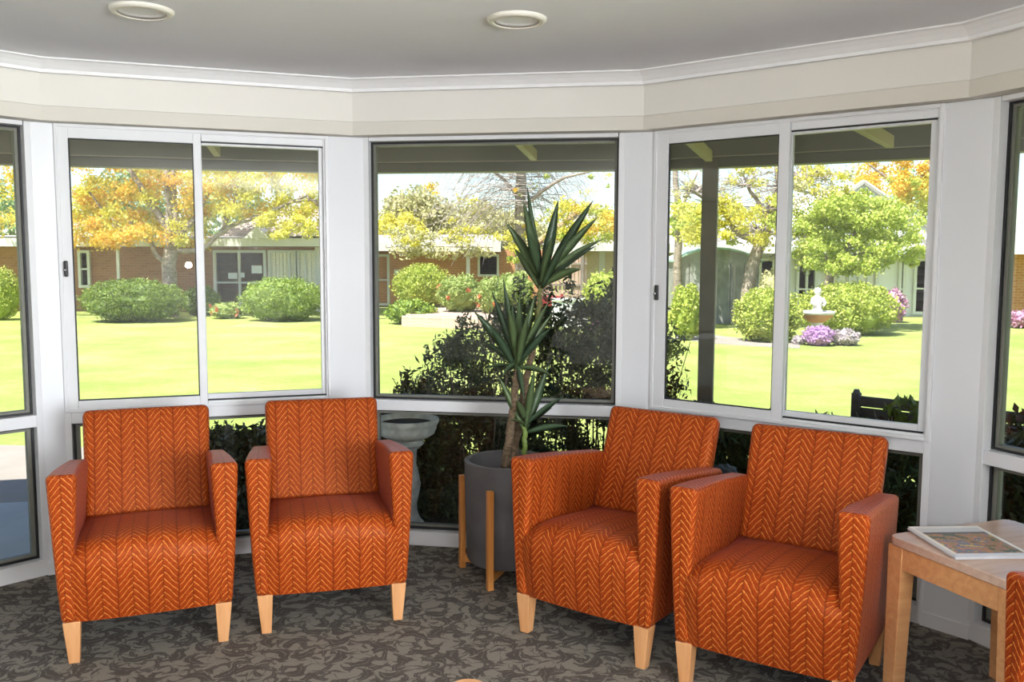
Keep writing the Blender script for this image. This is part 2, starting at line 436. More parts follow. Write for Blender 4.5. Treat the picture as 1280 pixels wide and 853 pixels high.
def core_blob(name, c, r, mat, parent, seed=0):
    bm = bmesh.new(); bmesh.ops.create_icosphere(bm, subdivisions=4, radius=1)
    for v in bm.verts:
        k = 1+.22*noise.noise(v.co*3+Vector((seed*3.1, 0, 0)))+.1*noise.noise(v.co*9)
        v.co = Vector((v.co.x*r[0]*k, v.co.y*r[1]*k, v.co.z*r[2]*k))+Vector(c)
    me = bpy.data.meshes.new(name); bm.to_mesh(me); bm.free(); me.materials.append(mat)
    o = bpy.data.objects.new(name, me); C.objects.link(o); o.parent = parent
    return o

# ================================================================== THE ROOM
V2 = lambda a: Vector((a[0], a[1]))
bayA, bayB, bayC, bayD = V2((-2.1215, 4.0758)), V2((-.8028, 4.5291)), V2((.6221, 4.3069)), V2((1.7304, 3.4414))
def polar(p, deg, L): return p+V2((math.cos(rad(deg)), math.sin(rad(deg))))*L
bayZ = polar(bayA, 180+47.4, 1.41); bayY = polar(bayZ, 180+75.9, 1.41)
bayE = polar(bayD, -66.5, 1.41); bayF = polar(bayE, -95, 1.41)
RX, LX, BY = 3.4, -4.2, -3.6
backFL, backFR = V2((RX, bayF.y)), V2((RX, BY))
bay = [bayY, bayZ, bayA, bayB, bayC, bayD, bayE, bayF]
def offset(poly, d):
    """shift an open polyline outward (left of its direction) with mitred corners"""
    out = []
    for i, p in enumerate(poly):
        ns = []
        if i > 0: t = (poly[i]-poly[i-1]).normalized(); ns.append(V2((-t.y, t.x)))
        if i < len(poly)-1: t = (poly[i+1]-poly[i]).normalized(); ns.append(V2((-t.y, t.x)))
        if len(ns) == 1: out.append(p+ns[0]*d)
        else:
            m = (ns[0]+ns[1]).normalized(); out.append(p+m*(d/max(.3, m.dot(ns[0]))))
    return out
WIN = .09
win = offset(bay, WIN)
HB, HS, HC, CEIL = 2.1216, 2.188, 2.33, 2.387
room = [V2((LX, BY)), V2((LX, bayY.y))]+offset(bay, .22)+[backFL, backFR]
# floor, ceiling
struct(MB().prism([(p.x, p.y) for p in room], -.12, 0).build('floor', M['carpet']))
struct(MB().prism([(p.x, p.y) for p in room], CEIL, CEIL+.12).build('ceiling', M['ceiling']))
def ring(inner, outer, z0, z1):
    mb = MB()
    for i in range(len(inner)-1):
        a, b, c, d = inner[i], inner[i+1], outer[i+1], outer[i]
        mb.hexa([(p.x, p.y, z0) for p in (a, b, c, d)], [(p.x, p.y, z1) for p in (a, b, c, d)])
    return mb
# bulkhead above the windows: upper face, lower band, soffit
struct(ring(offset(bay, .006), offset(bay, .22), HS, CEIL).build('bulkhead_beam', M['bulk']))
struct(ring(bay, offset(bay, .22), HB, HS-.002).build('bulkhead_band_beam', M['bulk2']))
# stepped cornice
prof = [(.0, HC), (-.022, HC), (-.022, HC+.015), (-.026, HC+.017), (-.045, HC+.034), (-.049, HC+.036), (-.066, HC+.047), (-.082, HC+.051), (-.082, CEIL), (.006, CEIL)]
mb = MB(); lines = [offset(bay, d) for d, z in prof]
for i in range(len(bay)-1):
    for k in range(len(prof)-1):
        mb.add([(lines[k][i].x, lines[k][i].y, prof[k][1]), (lines[k][i+1].x, lines[k][i+1].y, prof[k][1]),
                (lines[k+1][i+1].x, lines[k+1][i+1].y, prof[k+1][1]), (lines[k+1][i].x, lines[k+1][i].y, prof[k+1][1])], [(0, 1, 2, 3)])
struct(mb.build('cornice', M['cornice']))
# rest of the shell behind the camera
def wallseg(name, a, b, z0=0, z1=CEIL, th=.12, mat=None):
    t = (b-a).normalized(); n = V2((-t.y, t.x))*th
    pts = [a, b, b+n, a+n]
    return struct(MB().prism([(p.x, p.y) for p in pts], z0, z1).build(name, mat or M['wallpaint']))
wallseg('wall_back', V2((RX, BY)), V2((LX, BY)))
wallseg('wall_left', V2((LX, BY)), V2((LX, bayY.y)))
wallseg('wall_left_return', V2((LX, bayY.y)), bayY)
wallseg('wall_right_return', bayF, backFL)
# right side wall with a broad window opening out of view
wallseg('wall_right', V2((RX, bayF.y)), V2((RX, -.4)))
wallseg('wall_right_rear', V2((RX, -2.9)), V2((RX, BY)))
wallseg('wall_right_sill', V2((RX, -.4)), V2((RX, -2.9)), 0, .7)
wallseg('wall_right_lintel', V2((RX, -.4)), V2((RX, -2.9)), 2.1, CEIL)
# window walls: sill skirting, windows, corner panels
def face(i):
    a, b = win[i], win[i+1]; t = (b-a).normalized(); return a, t, V2((-t.y, t.x)), (b-a).length
spans = {0: (.10, 1.31), 1: (.10, 1.342), 2: (.09, 1.325), 3: (.082, 1.385), 4: (.08, 1.33), 5: (.10, 1.33), 6: (.1, 1.31)}
# (distances from each fold measured along the window plane)
def frm(i):
    """matrix: local x along the wall, y outward, z up"""
    a, t, n, L = face(i)
    return Matrix(((t.x, n.x, 0, a.x), (t.y, n.y, 0, a.y), (0, 0, 1, 0), (0, 0, 0, 1)))
def rect_frame(mb, x0, x1, z0, z1, w, y0, y1, wt=None, wb=None, wr=None):
    wt = wt or w; wb = wb or w; wr = wr or w; ym, dy = (y0+y1)/2, y1-y0
    mb.box(((x0+w/2), ym, (z0+z1)/2), (w, dy, z1-z0)); mb.box((x1-wr/2, ym, (z0+z1)/2), (wr, dy, z1-z0))
    mb.box(((x0+w+x1-wr)/2, ym, z1-wt/2), (x1-x0-w-wr, dy, wt)); mb.box(((x0+w+x1-wr)/2, ym, z0+wb/2), (x1-x0-w-wr, dy, wb))
def gasket(mb, x0, x1, z0, z1, y, w=.007):
    rect_frame(mb, x0, x1, z0, z1, w, y-.004, y+.006)
RT, RB, BASE = .772, .716, .076
def make_window(n, i, x0, x1, slide):
    W = empty('window_%d' % n); W.matrix_world = frm(i); struct(W)
    # fixed surround: jambs to the floor line, head, rail and sill
    mb = MB(); w = .028
    top = HB-.002
    mb.box((x0+w/2-.004, .03, (BASE+top)/2), (w, .10, top-BASE)); mb.box((x1-w/2+.004, .03, (BASE+top)/2), (w, .10, top-BASE))
    mb.box(((x0+x1)/2, .03, top-.010), (x1-x0-2*w, .10, .020))
    mb.build('window_frame', M['alu'], W, bevel=.002)
    mb = MB(); mb.box(((x0+x1)/2, .03, (RT+RB)/2), (x1-x0-2*w+.01, .092, RT-RB))
    mb.build('transom', M['alu'], W, bevel=.003)
    mb = MB(); mb.box(((x0+x1)/2, .02, BASE/2-.0), (x1-x0+.02, .07, BASE))
    mb.build('sill_board', M['skirt'], W, bevel=.003)
    # lower light
    a, b = x0+w-.004, x1-w+.004
    mb = MB(); gasket(mb, a, b, BASE+.004, RB, .030, .010); mb.build('gasket', M['gasket'], W)
    mb = MB(); rect_frame(mb, a+.008, b-.008, BASE+.008, RB-.006, .018, .04, .07); mb.build('glazing_bead', M['bead'], W)
    MB().box(((a+b)/2, .045, (BASE+RB)/2), (b-a, .006, RB-BASE)).build('pane', M['glass'], W)
    if not slide:
        mb = MB(); gasket(mb, a, b, RT, top-.020, .030, .009); mb.build('gasket', M['gasket'], W)
        mb = MB(); rect_frame(mb, a+.008, b-.008, RT+.006, top-.026, .014, .04, .07); mb.build('glazing_bead', M['bead'], W)
        MB().box(((a+b)/2, .045, (RT+top-.02)/2), (b-a, .006, top-.02-RT)).build('pane', M['glass'], W)
    else:
        gl0, gl1, gr0, gr1 = slide
        # inner frame with track lips
        mb = MB(); rect_frame(mb, x0, x1, RT, top, .016, -.032, .05); mb.build('track_frame', M['alu'], W, bevel=.002)
        mb = MB(); mb.box(((gr0+gr1)/2, -.004, 2.066), (gr1-gr0+.05, .008, .008)); mb.box(((gr0+gr1)/2, -.004, .801), (gr1-gr0+.05, .008, .008))
        mb.build('track_slot', M['gasket'], W)
        s = empty('sash', parent=W)
        mb = MB(); rect_frame(mb, x0+.014, gr0-.002, RT+.006, top-.014, gl0-x0-.014, -.026, .004, top-.014-2.055, .826-RT-.006, gr0-.002-gl1)
        mb.build('sash_rails', M['alu'], s, bevel=.003)
        mb = MB(); gasket(mb, gl0-.001, gl1+.001, .825, 2.056, -.014, .006); mb.build('gasket', M['gasket'], s)
        MB().box(((gl0+gl1)/2, -.008, 1.44), (gl1-gl0+.01, .005, 1.235)).build('pane', M['glass'], s)
        s2 = empty('sash', parent=W)
        mb = MB(); rect_frame(mb, gr0-.036, x1-.010, RT+.03, top-.052, .036, .006, .034, .016, .027, x1-.010-gr1)
        mb.box(((gr0+x1-.016)/2, .01, (2.068+top-.016)/2), (x1-gr0-.016, .05, top-.016-2.068)); mb.box(((gr0+x1-.016)/2, .01, .787), (x1-gr0-.016, .05, .022)); mb.build('sash_rails', M['alu'], s2, bevel=.003)
        MB().box(((gr0+gr1)/2, .02, 1.44), (gr1-gr0+.01, .005, 1.235)).build('pane', M['glass'], s2)
        lt = empty('latch', parent=W); zl = 1.452 if n == 2 else 1.345
        MB().box((x0+.030, -.034, zl), (.018, .016, .074)).build('latch_body', M['latch'], lt, bevel=.005, seg=3)
        m2 = MB(); m2.tube([(x0+.028, -.052, zl-.006), (x0+.028, -.040, zl-.006)], .006, 10); m2.build('latch_button', M['chrome'], lt, smooth=True)
    return W
make_window(1, 1, 1.31-1.242+.03, face(1)[3]-.055, None)
make_window(2, 2, .056+.0, 1.301, (.114, .659, .697, 1.257))
make_window(3, 3, .055, 1.372, None)
make_window(4, 4, .050, 1.335, (.125, .667, .717, 1.280))
make_window(5, 5, .082, face(5)[3]-.08, None)
w6 = make_window(6, 6, .082, face(6)[3]-.08, None)
w0 = make_window(7, 0, .082, face(0)[3]-.08, None)
ends = {0: (.082, face(0)[3]-.08), 1: (.098, face(1)[3]-.055), 2: (.056, 1.301), 3: (.055, 1.372), 4: (.050, 1.335), 5: (.082, face(5)[3]-.08), 6: (.082, face(6)[3]-.08)}
for i in range(6):        # chamfered corner panels between neighbouring windows
    a, t, n, L = face(i); b, t2, n2, L2 = face(i+1)
    p, q = a+t*(ends[i][1]+.0), b+t2*(ends[i+1][0]-.0)
    nn = (n+n2).normalized()
    p0, q0 = p-nn*.018, q-nn*.018
    pts = [p0, q0, q+nn*.10, win[i+1]+nn*.16, p+nn*.10]
    struct(MB().prism([(v.x, v.y) for v in pts], .055, HB-.001).build('pillar_%d' % (i+1), M['panel'], bevel=.004))
    e = .006
    pts = [p-nn*.024, q-nn*.024, q+nn*.06, p+nn*.06]
    struct(MB().prism([(v.x, v.y) for v in pts], 0, .058).build('baseboard_%s' % 'abcdef'[i], M['skirt']))
# the outer wall head over the windows
struct(ring(offset(bay, .20), offset(bay, .26), HB-.02, 2.75).build('wall_outer_head', M['creamwall']))

# downlights
def downlight(c, label):
    o = empty('downlight', (c[0], c[1], CEIL)); tag(o, label, 'ceiling light', 'recessed ceiling lights')
    MB().lathe([(.083, -.002), (.083, -.010), (.088, -.016), (.104, -.012), (.111, -.004), (.111, .0)], 48).build('trim_ring', M['bulkr'], o, smooth=True)
    MB().lathe([(.002, -.004), (.050, -.0045), (.070, -.006), (.083, -.012), (.083, -.0015), (.002, -.001)], 48).build('reflector', M['cornice'], o, smooth=True)
    return o
M['bulkr'] = plain('downlight_trim', (.80, .77, .69, 1), .5, .02)
downlight((-1.329, 3.268), 'round recessed ceiling light above the pair of armchairs, left of the two')
downlight((.013, 3.367), 'round recessed ceiling light above the tall potted plant')

# ================================================================== ARMCHAIRS
UVO = {'seat': (.053, .0), 'backrest': (.053, .012), 'arm': (.0, .007)}
def make_chair():
    root = empty('armchair')
    # seat: bulging front panel rolling over the crown to the back
    prof = [(.010, .157), (-.002, .20), (-.010, .26), (-.016, .32), (-.018, .365), (-.014, .400), (-.002, .428), (.020, .447), (.055, .457),
            (.10, .460), (.18, .457), (.28, .449), (.38, .438), (.50, .424), (.50, .157)]
    nx = 14; vs = []; fs = []; uvv = []
    acc = [0]
    for k in range(1, len(prof)): acc.append(acc[-1]+math.hypot(prof[k][0]-prof[k-1][0], prof[k][1]-prof[k-1][1]))
    for k, (y, z) in enumerate(prof):
        for j in range(nx+1):
            s = -1+2*j/nx; hw = .270 if z < .2 else .262
            cr = (1-s*s)
            e = max(0, abs(s)-.86)/.14
            dz = .030*cr-.020-.018*e*e if z > .40 and k < 13 else 0
            dy = -.010*cr+.014*e*e if k < 9 else 0
            vs.append((s*hw, y+dy, z+dz)); uvv.append((s*hw, .157+acc[k]))
    for k in range(len(prof)-1):
        for j in range(nx): a = k*(nx+1)+j; fs.append((a, a+1, a+nx+2, a+nx+1))
    me = bpy.data.meshes.new('seat'); me.from_pydata(vs, [], fs)
    uvl = me.uv_layers.new(name='UVMap')
    for lp in me.loops: uvl.data[lp.index].uv = (uvv[lp.vertex_index][0]+.053, uvv[lp.vertex_index][1])
    # bottom lining closes the shell
    me.materials.append(M['fabric']); me.polygons.foreach_set('use_smooth', [True]*len(me.polygons))
    o = bpy.data.objects.new('seat', me); C.objects.link(o); o.parent = root
    MB().box((0, .30, .162), (.50, .55, .010)).build('base_lining', M['gasket'], root)
    # arms: thick at the top, flared outward, tapering to the seat base; tops fall a little to the rear
    for s in (-1, 1):
        mb = MB()
        def sec(y, ztop, wo=0.0):
            xo0, xo1 = .302, .336+wo; zz = [.157, .30, .45, .58, ztop-.03, ztop]
            outer = []; inner = []
            for k, z in enumerate(zz):
                f = (z-.157)/(ztop-.157)
                outer.append((s*(xo0+(xo1-xo0)*f**.8), y, z))
                xi = .252-.004*f if z < .42 else .248-(.018 if y < .2 else .012)*((z-.42)/(ztop-.42))
                inner.append((s*xi, y, z))
            return outer+inner[::-1]
        ys = [(.0, .716), (.14, .706), (.30, .688), (.45, .668), (.60, .648)]
        secs = [sec(y, zt, -.004*i) for i, (y, zt) in enumerate(ys)]
        m = len(secs[0]); vv = [v for sc in secs for v in sc]; ff = []
        for i in range(len(secs)-1):
            for k in range(m):
                k2 = (k+1) % m; ff.append((i*m+k, i*m+k2, (i+1)*m+k2, (i+1)*m+k))
        ff.append(tuple(range(m))); ff.append(tuple(range((len(secs)-1)*m, len(secs)*m)))
        mb.add(vv, ff)
        mb.build('arm', M['fabric'], root, bevel=.019, seg=5, uv=(.285*-s, .0))
    # reclined back with rounded top and sides
    mb = MB(); vs = []; lv = [(.0, .455, .40, .250), (.12, .0, 0, .252), (.25, .0, 0, .256), (.38, 0, 0, .260), (.472, 0, 0, .262)]
    ang = rad(21.5); d = Vector((0, math.sin(ang), math.cos(ang))); nrm = Vector((0, math.cos(ang), -math.sin(ang))); b0 = Vector((0, .487, .412))
    cols = [-1, -.5, 0, .5, 1]; fr = []; bk = []
    for (h, _, _, hw) in lv:
        for c in cols:
            p = b0+d*h; bul = -.012*(1-c*c)*math.sin(PI*min(1, h/.472))
            fr.append((c*hw, p.y+nrm.y*bul, p.z+nrm.z*bul))
            q = p+nrm*(.115-.05*h/.472); bk.append((c*(hw-.004), q.y, q.z))
    n = len(cols); N = len(lv); vs = fr+bk; fs = []; o2 = len(fr)
    for i in range(N-1):
        for j in range(n-1):
            a = i*n+j; fs.append((a, a+1, a+n+1, a+n)); fs.append((o2+a, o2+a+n, o2+a+n+1, o2+a+1))
        fs.append((i*n, (i+1)*n, o2+(i+1)*n, o2+i*n)); fs.append((i*n+n-1, o2+i*n+n-1, o2+(i+1)*n+n-1, (i+1)*n+n-1))
    for j in range(n-1):
        a = (N-1)*n+j; fs.append((a, a+1, o2+a+1, o2+a)); fs.append((j, o2+j, o2+j+1, j+1))
    mb.add(vs, fs); mb.build('backrest', M['fabric'], root, bevel=.028, seg=5, uv=(.053, .012))
    # outside back panel below the backrest
    mb = MB(); mb.hexa([(-.27, .56, .157), (.27, .56, .157), (.27, .60, .157), (-.27, .60, .157)], [(-.262, .575, .60), (.262, .575, .60), (.262, .625, .60), (-.262, .625, .60)])
    mb.build('back_panel', M['fabric'], root, bevel=.012, seg=3, uv=(0, 0))
    for sx in (-1, 1):
        for y, dy in ((.034, -.006), (.555, .02)):
            t, b = .031, .019; cx = sx*.268; bx = sx*.264
            mb = MB(); mb.hexa([(bx-b, y+dy-b, 0), (bx+b, y+dy-b, 0), (bx+b, y+dy+b, 0), (bx-b, y+dy+b, 0)],
                               [(cx-t, y-t, .160), (cx+t, y-t, .160), (cx+t, y+t, .160), (cx-t, y+t, .160)])
            mb.build('leg', M['legwood'], root, bevel=.003)
    return root
chair = make_chair()
cinfo = [((-1.372, 3.262), 21.3, 'rust armchair at the left end, beside the narrow far left window'),
         ((-.724, 3.505), 15.1, 'rust armchair in front of the stone urn outside, left of the tall potted plant'),
         ((.258, 3.300), -36.8, 'rust armchair right of the tall potted plant, its arm hiding the grey pot'),
         ((.828, 2.862), -33.2, 'rust armchair left of the wooden side table, overlapping the armchair next to it'),
         ((1.297, 1.88), -84, 'rust armchair cut off by the frame, only its arm seen beyond the side table')]
for k, (p, a, lab) in enumerate(cinfo):
    o = chair if k == 0 else copy_tree(chair)
    o.location = (p[0], p[1], 0); o.rotation_euler = (0, 0, rad(a))
    tag(o, lab, 'armchair', 'rust armchairs')

# ================================================================== PLANTER
PC = (-.016, 4.150)
st = empty('plant_stand', (PC[0], PC[1], 0), math.atan2(-.905, .425))
tag(st, 'tan timber plant stand with square posts around the dark grey pot', 'plant stand')
for sx in (-1, 1):
    for sy in (-1, 1):
        MB().box((sx*.168, sy*.168, .23), (.028, .028, .46)).build('post', M['standwood'], st, bevel=.002)
MB().box((0, 0, .05), (.476, .026, .034), rad(45)).build('cross_bar', M['standwood'], st)
MB().box((0, 0, .05), (.026, .476, .034), rad(45)).build('cross_bar', M['standwood'], st)
yu = empty('yucca_plant', (PC[0], PC[1], 0))
tag(yu, 'tall yucca with three heads of sword leaves growing in a dark grey pot', 'potted plant')
pot = MB().lathe([(.150, .070), (.186, .074), (.196, .09), (.204, .30), (.208, .545), (.208, .556), (.200, .560), (.184, .556), (.182, .50), (.180, .47), (.02, .47)], 64).build('pot', M['pot'], yu, smooth=True)
e = pot.modifiers.new('edge', 'EDGE_SPLIT'); e.split_angle = rad(40)
MB().lathe([(.18, .468), (.18, .474), (.12, .482), (.05, .486), (.003, .488)], 32).build('soil', M['soil'], yu, smooth=True)
off = Vector((PC[0], PC[1], 0))
def wob(pts, n, amp, seed):
    rg = random.Random(seed); out = []
    for i in range(len(pts)-1):
        a, b = Vector(pts[i]), Vector(pts[i+1])
        for k in range(n): out.append(a.lerp(b, k/n)+Vector((rg.uniform(-amp, amp),)*1+(rg.uniform(-amp, amp), 0)))
    out.append(Vector(pts[-1])); return out
def trunk(name, pts, r0, r1, mat, seed):
    p = wob([q-off for q in pts], 7, .004, seed); rg = random.Random(seed+9)
    rs = [(r0+(r1-r0)*i/(len(p)-1))*(1+.12*rg.uniform(-1, 1)) for i in range(len(p))]
    MB().tube(p, rs, 10).build(name, mat, yu, smooth=True)
trunk('trunk', [at(632, 585, 4.13), at(637, 540, 4.12), at(642, 505, 4.12), at(646, 462, 4.12)], .023, .016, M['ybark'], 3)
trunk('trunk', [at(640, 583, 4.19), at(645, 550, 4.19), at(656, 480, 4.18), at(668, 425, 4.17)], .024, .015, M['ybark'], 4)
trunk('stem', [at(668, 428, 4.17), at(672, 395, 4.17), at(676, 356, 4.17)], .0125, .011, M['yneck'], 6)
trunk('stem', [at(655, 572, 4.11), at(656, 553, 4.10), at(656, 534, 4.10)], .013, .012, M['ystem'], 5)
def blade(mb, base, tip, width, droop, side):
    """a sword leaf: channelled strip, pointed, widest before the middle"""
    base, tip = Vector(base), Vector(tip); d = tip-base; L = d.length
    mid = base.lerp(tip, .55)+Vector((0, 0, 1))*droop*L
    wd = d.cross(Vector((side, 1, .25))).normalized()
    vs = []; n = 9
    for i in range(n+1):
        t = i/n
        p = base*(1-t)**2+mid*2*t*(1-t)+tip*t*t
        tan = ((mid-base)*(1-t)+(tip-mid)*t).normalized()
        b = tan.cross(wd).normalized()
        w = width*(.42+1.25*t)*(1 if t < .35 else 1) if t < .38 else width*(.895)*(1-((t-.38)/.62)**1.7)
        w = max(w, .0012)
        vs += [p-wd*w*.5, p-b*w*.12, p+wd*w*.5, p+b*.0035-b*w*.10]
    fs = []
    for i in range(n):
        a = i*4; c = a+4
        fs += [(a, a+1, c+1, c), (a+1, a+2, c+2, c+1), (a+2, a+3, c+3, c+2), (a+3, a, c, c+3)]
    fs += [(3, 2, 1, 0), (n*4, n*4+1, n*4+2, n*4+3)]
    mb.add(vs, fs)
def rosette(name, base, Y, tips, width, seed):
    rg = random.Random(seed); mb = MB(); b0 = at(base[0], base[1], Y)-off
    for (x, y, dy, w, dr) in tips:
        tp = at(x, y, Y+dy)-off
        dirn = (tp-b0); bb = b0+Vector((dirn.x*.05, dirn.y*.05, rg.uniform(-.015, .05)))
        blade(mb, bb, tp, width*w, dr, rg.uniform(-.6, .6))
    return mb.build(name, M['yleaf'], yu, smooth=True)
rosette('leaf_rosette', (676, 357), 4.17, [
    (659, 233, .03, .8, .02), (654, 250, -.10, 1.0, .03), (698, 249, .02, 1.15, .0), (742, 250, .06, .95, .04), (737, 262, .13, .7, .05), (748, 271, -.05, .95, .06), (754, 299, -.02, .85, .10),
    (745, 308, .08, .7, .10), (727, 337, -.12, .9, .16), (632, 278, -.06, 1.0, .07), (642, 310, .10, .8, .10), (659, 288, -.16, 1.0, .05), (690, 296, -.15, .9, .03), (710, 300, -.2, .8, .08),
    (668, 282, .16, .8, .02), (648, 300, .18, .7, .08), (720, 285, .16, .8, .06)], .052, 1)
rosette('leaf_rosette', (646, 462), 4.12, [
    (629, 348, -.02, .85, .02), (650, 366, -.10, 1.0, .02), (615, 365, .06, .8, .05), (592, 389, -.03, .95, .08), (669, 368, .03, .9, .03), (686, 377, -.04, .9, .05), (691, 391, .05, .8, .06),
    (688, 411, -.10, .9, .10), (636, 385, -.15, .95, .03), (660, 392, -.16, .9, .03), (640, 378, .12, .8, .03), (604, 462, .05, .45, .16), (690, 470, -.08, .7, .16), (603, 428, .10, .7, .12), (676, 400, .14, .8, .06),
    (612, 410, -.14, .9, .12), (655, 500, -.10, .8, .12), (628, 470, -.13, .8, .16)], .050, 2)
rosette('leaf_rosette', (656, 537), 4.10, [
    (686, 455, .03, 1.0, .0), (668, 462, -.05, .9, .0), (704, 496, -.04, .85, .06), (710, 533, -.06, .85, .10), (623, 470, .02, .9, .04), (646, 500, -.10, .9, .02), (640, 510, .08, .8, .05),
    (690, 510, .08, .8, .06), (636, 525, -.10, .7, .12)], .048, 3)

# ================================================================== SIDE TABLE, MAGAZINE, LOW TABLE
TZ = .582
K = lvl(1109, 668, TZ); tdir = math.atan2(.35, .937)          # long edge towards the window
tb = empty('side_table', (K.x, K.y, 0), tdir - PI/2 + PI/2)
tag(tb, 'light beech side table with square legs holding an open magazine, beside the armchairs', 'table')
def rrect(x0, x1, y0, y1, r, n=6):
    pts = []
    for cx, cy, a0 in ((x1-r, y0+r, -90), (x1-r, y1-r, 0), (x0+r, y1-r, 90), (x0+r, y0+r, 180)):
        for k in range(n+1): a = rad(a0+90*k/n); pts.append((cx+r*math.cos(a), cy+r*math.sin(a)))
    return pts
TW, TD = .545, .50     # along the window, towards the viewer (negative local y)
MB().prism(rrect(0, TW, -TD, 0, .035), TZ-.030, TZ).build('tabletop', [M['tabletop']], tb, bevel=.004)
mb = MB()
for x in (.018, TW-.018-.0): mb.box((x, -TD/2, TZ-.068), (.022, TD-.08, .076))
for y in (-.018, -TD+.018): mb.box((TW/2, y, TZ-.068), (TW-.08, .022, .076))
mb.build('apron', M['tablewood'], tb, bevel=.002)
for x in (.034, TW-.034):
    for y in (-.034, -TD+.034):
        sx = 1 if x < .2 else -1; sy = -1 if y > -.2 else 1
        t, b = .031, .024
        mb = MB(); cx, cy = x-sx*.007, y-sy*.007
        mb.hexa([(cx-b, cy-b, 0), (cx+b, cy-b, 0), (cx+b, cy+b, 0), (cx-b, cy+b, 0)], [(x-t, y-t, TZ-.030), (x+t, y-t, TZ-.030), (x+t, y+t, TZ-.030), (x-t, y+t, TZ-.030)])
        mb.build('leg', M['tablewood'], tb, bevel=.003)
def magmat():
    t = NT('magazine_cover'); tc = t.n('ShaderNodeTexCoord'); P = tc.outputs['Object']
    nz = t.n('ShaderNodeTexNoise', {'Vector': P, 'Scale': 24.0, 'Detail': 3.0, 'Roughness': .6})
    pic = t.ramp(nz.outputs[0], [(.30, srgb(50, 75, 60)), (.42, srgb(150, 120, 70)), (.5, srgb(190, 120, 80)), (.56, srgb(90, 105, 135)), (.64, srgb(205, 175, 60))], 'CONSTANT')
    pic = t.mix(.1, pic, t.ramp(nz.outputs[0], [(.3, srgb(90, 100, 90)), (.7, srgb(170, 150, 130))]))
    sp = t.n('ShaderNodeSeparateXYZ', {0: P})
    sky = t.math('LESS_THAN', sp.outputs[0], -.080)
    pic = t.mix(sky, pic, srgb(205, 205, 205))
    hz = t.math('LESS_THAN', t.math('ABSOLUTE', t.math('ADD', sp.outputs[0], .074)), .009)
    pic = t.mix(hz, pic, srgb(70, 70, 80))
    ix = t.math('LESS_THAN', t.math('ABSOLUTE', t.math('SUBTRACT', sp.outputs[0], .004)), .132)
    iy = t.math('LESS_THAN', t.math('ABSOLUTE', t.math('SUBTRACT', sp.outputs[1], .0)), .108)
    t.bsdf(t.mix(t.math('MULTIPLY', ix, iy), srgb(232, 228, 220), pic), .35)
    return t.m
m0, m1, m3, m2 = lvl(1138, 661, TZ+.012), lvl(1214, 654, TZ+.012), lvl(1197, 699, TZ+.012), lvl(1292, 693, TZ+.012)
mc = (m0+m1+m2+m3)/4; mx = ((m3-m0)+(m2-m1)).normalized()
mg = empty('magazine', (mc.x, mc.y, TZ), math.atan2(mx.y, mx.x))
tag(mg, 'open magazine with a landscape picture lying on the wooden side table', 'magazine')
mb = MB(); hw, hh = .150, .122
for k in range(3): mb.box((0.004*k, -.003*k, .002+.0035*k), (2*hw, 2*hh, .0032))
mb.build('pages', M['paper'], mg)
MB().box((0, 0, .0125), (2*hw, 2*hh, .0015)).build('cover', magmat(), mg)
mb = MB(); mb.hexa([(.135, -.122, .0135), (.158, -.122, .0135), (.162, .126, .0135), (.135, .122, .0135)], [(.135, -.122, .0145), (.158, -.122, .0145), (.162, .126, .0145), (.135, .122, .0145)])
mb.build('turned_page', M['paper'], mg)
# low table, mostly below the frame
lt = empty('coffee_table', (-.107, 1.862, 0), rad(45))
tag(lt, 'pale wooden low table cut off by the frame, one rounded corner showing', 'table')
MB().prism(rrect(-.24, .24, -.24, .24, .05), .405, .435).build('tabletop', M['legwood'], lt, bevel=.004)
for sx in (-1, 1):
    for sy in (-1, 1): MB().box((sx*.19, sy*.19, .2025), (.045, .045, .405)).build('leg', M['legwood'], lt, bevel=.003)

# ================================================================== VERANDAH AND GROUND
GZ = -.25
struct(MB().box((0, 40, GZ-.1), (160, 120, .2)).build('lawn', M['grass']))
beamline = [V2((-8.2, 4.9)), V2((-4.4, 5.92)), V2((-1.2, 6.66)), V2((1.05, 6.36)), V2((1.95, 5.98)), V2((3.9, 4.75)), V2((5.4, 2.2))]
inner = [V2((-4.6, 1.5)), V2((-3.3, 3.2)), V2((-2.2, 4.3)), V2((-.8, 4.78)), V2((.68, 4.55)), V2((1.9, 3.6)), V2((2.6, 1.6))]
inner = [win[0]+V2((-.12, .02))] + [p for p in offset(bay, .24)[1:7]]
mb = MB()
pairs = [(0, 0), (1, 1), (2, 2), (3, 3), (4, 4), (5, 5), (6, 6)]
inn = [offset(bay, .26)[k] for k in range(8)]
outl = [V2((-8.2, 4.3)), V2((-6.2, 5.43)), V2((-3.4, 6.15)), V2((-1.2, 6.66)), V2((1.05, 6.36)), V2((2.6, 5.57)), V2((4.0, 4.2)), V2((4.8, 2.0))]
for i in range(7):
    a, b, c, d = inn[i], inn[i+1], outl[i+1], outl[i]
    mb.hexa([(a.x, a.y, 2.66), (b.x, b.y, 2.66), (c.x, c.y, 2.33), (d.x, d.y, 2.33)], [(a.x, a.y, 2.72), (b.x, b.y, 2.72), (c.x, c.y, 2.39), (d.x, d.y, 2.39)])
struct(mb.build('verandah_roof', M['verge']))
struct(ring(offset(outl, -.09), outl, 2.205, 2.40).build('verandah_beam', M['beam'], bevel=.003))
mb = ring(offset(outl, .002), offset(outl, .12), 2.14, 2.26)
for v in (0,):
    lip = ring(offset(outl, -.004), offset(outl, .004), 2.258, 2.266)
struct(mb.build('verandah_gutter', M['gutter'], bevel=.004))
struct(ring(offset(outl, -.094), offset(outl, -.086), 2.200, 2.207).build('verandah_beam_trim', M['rafter']))
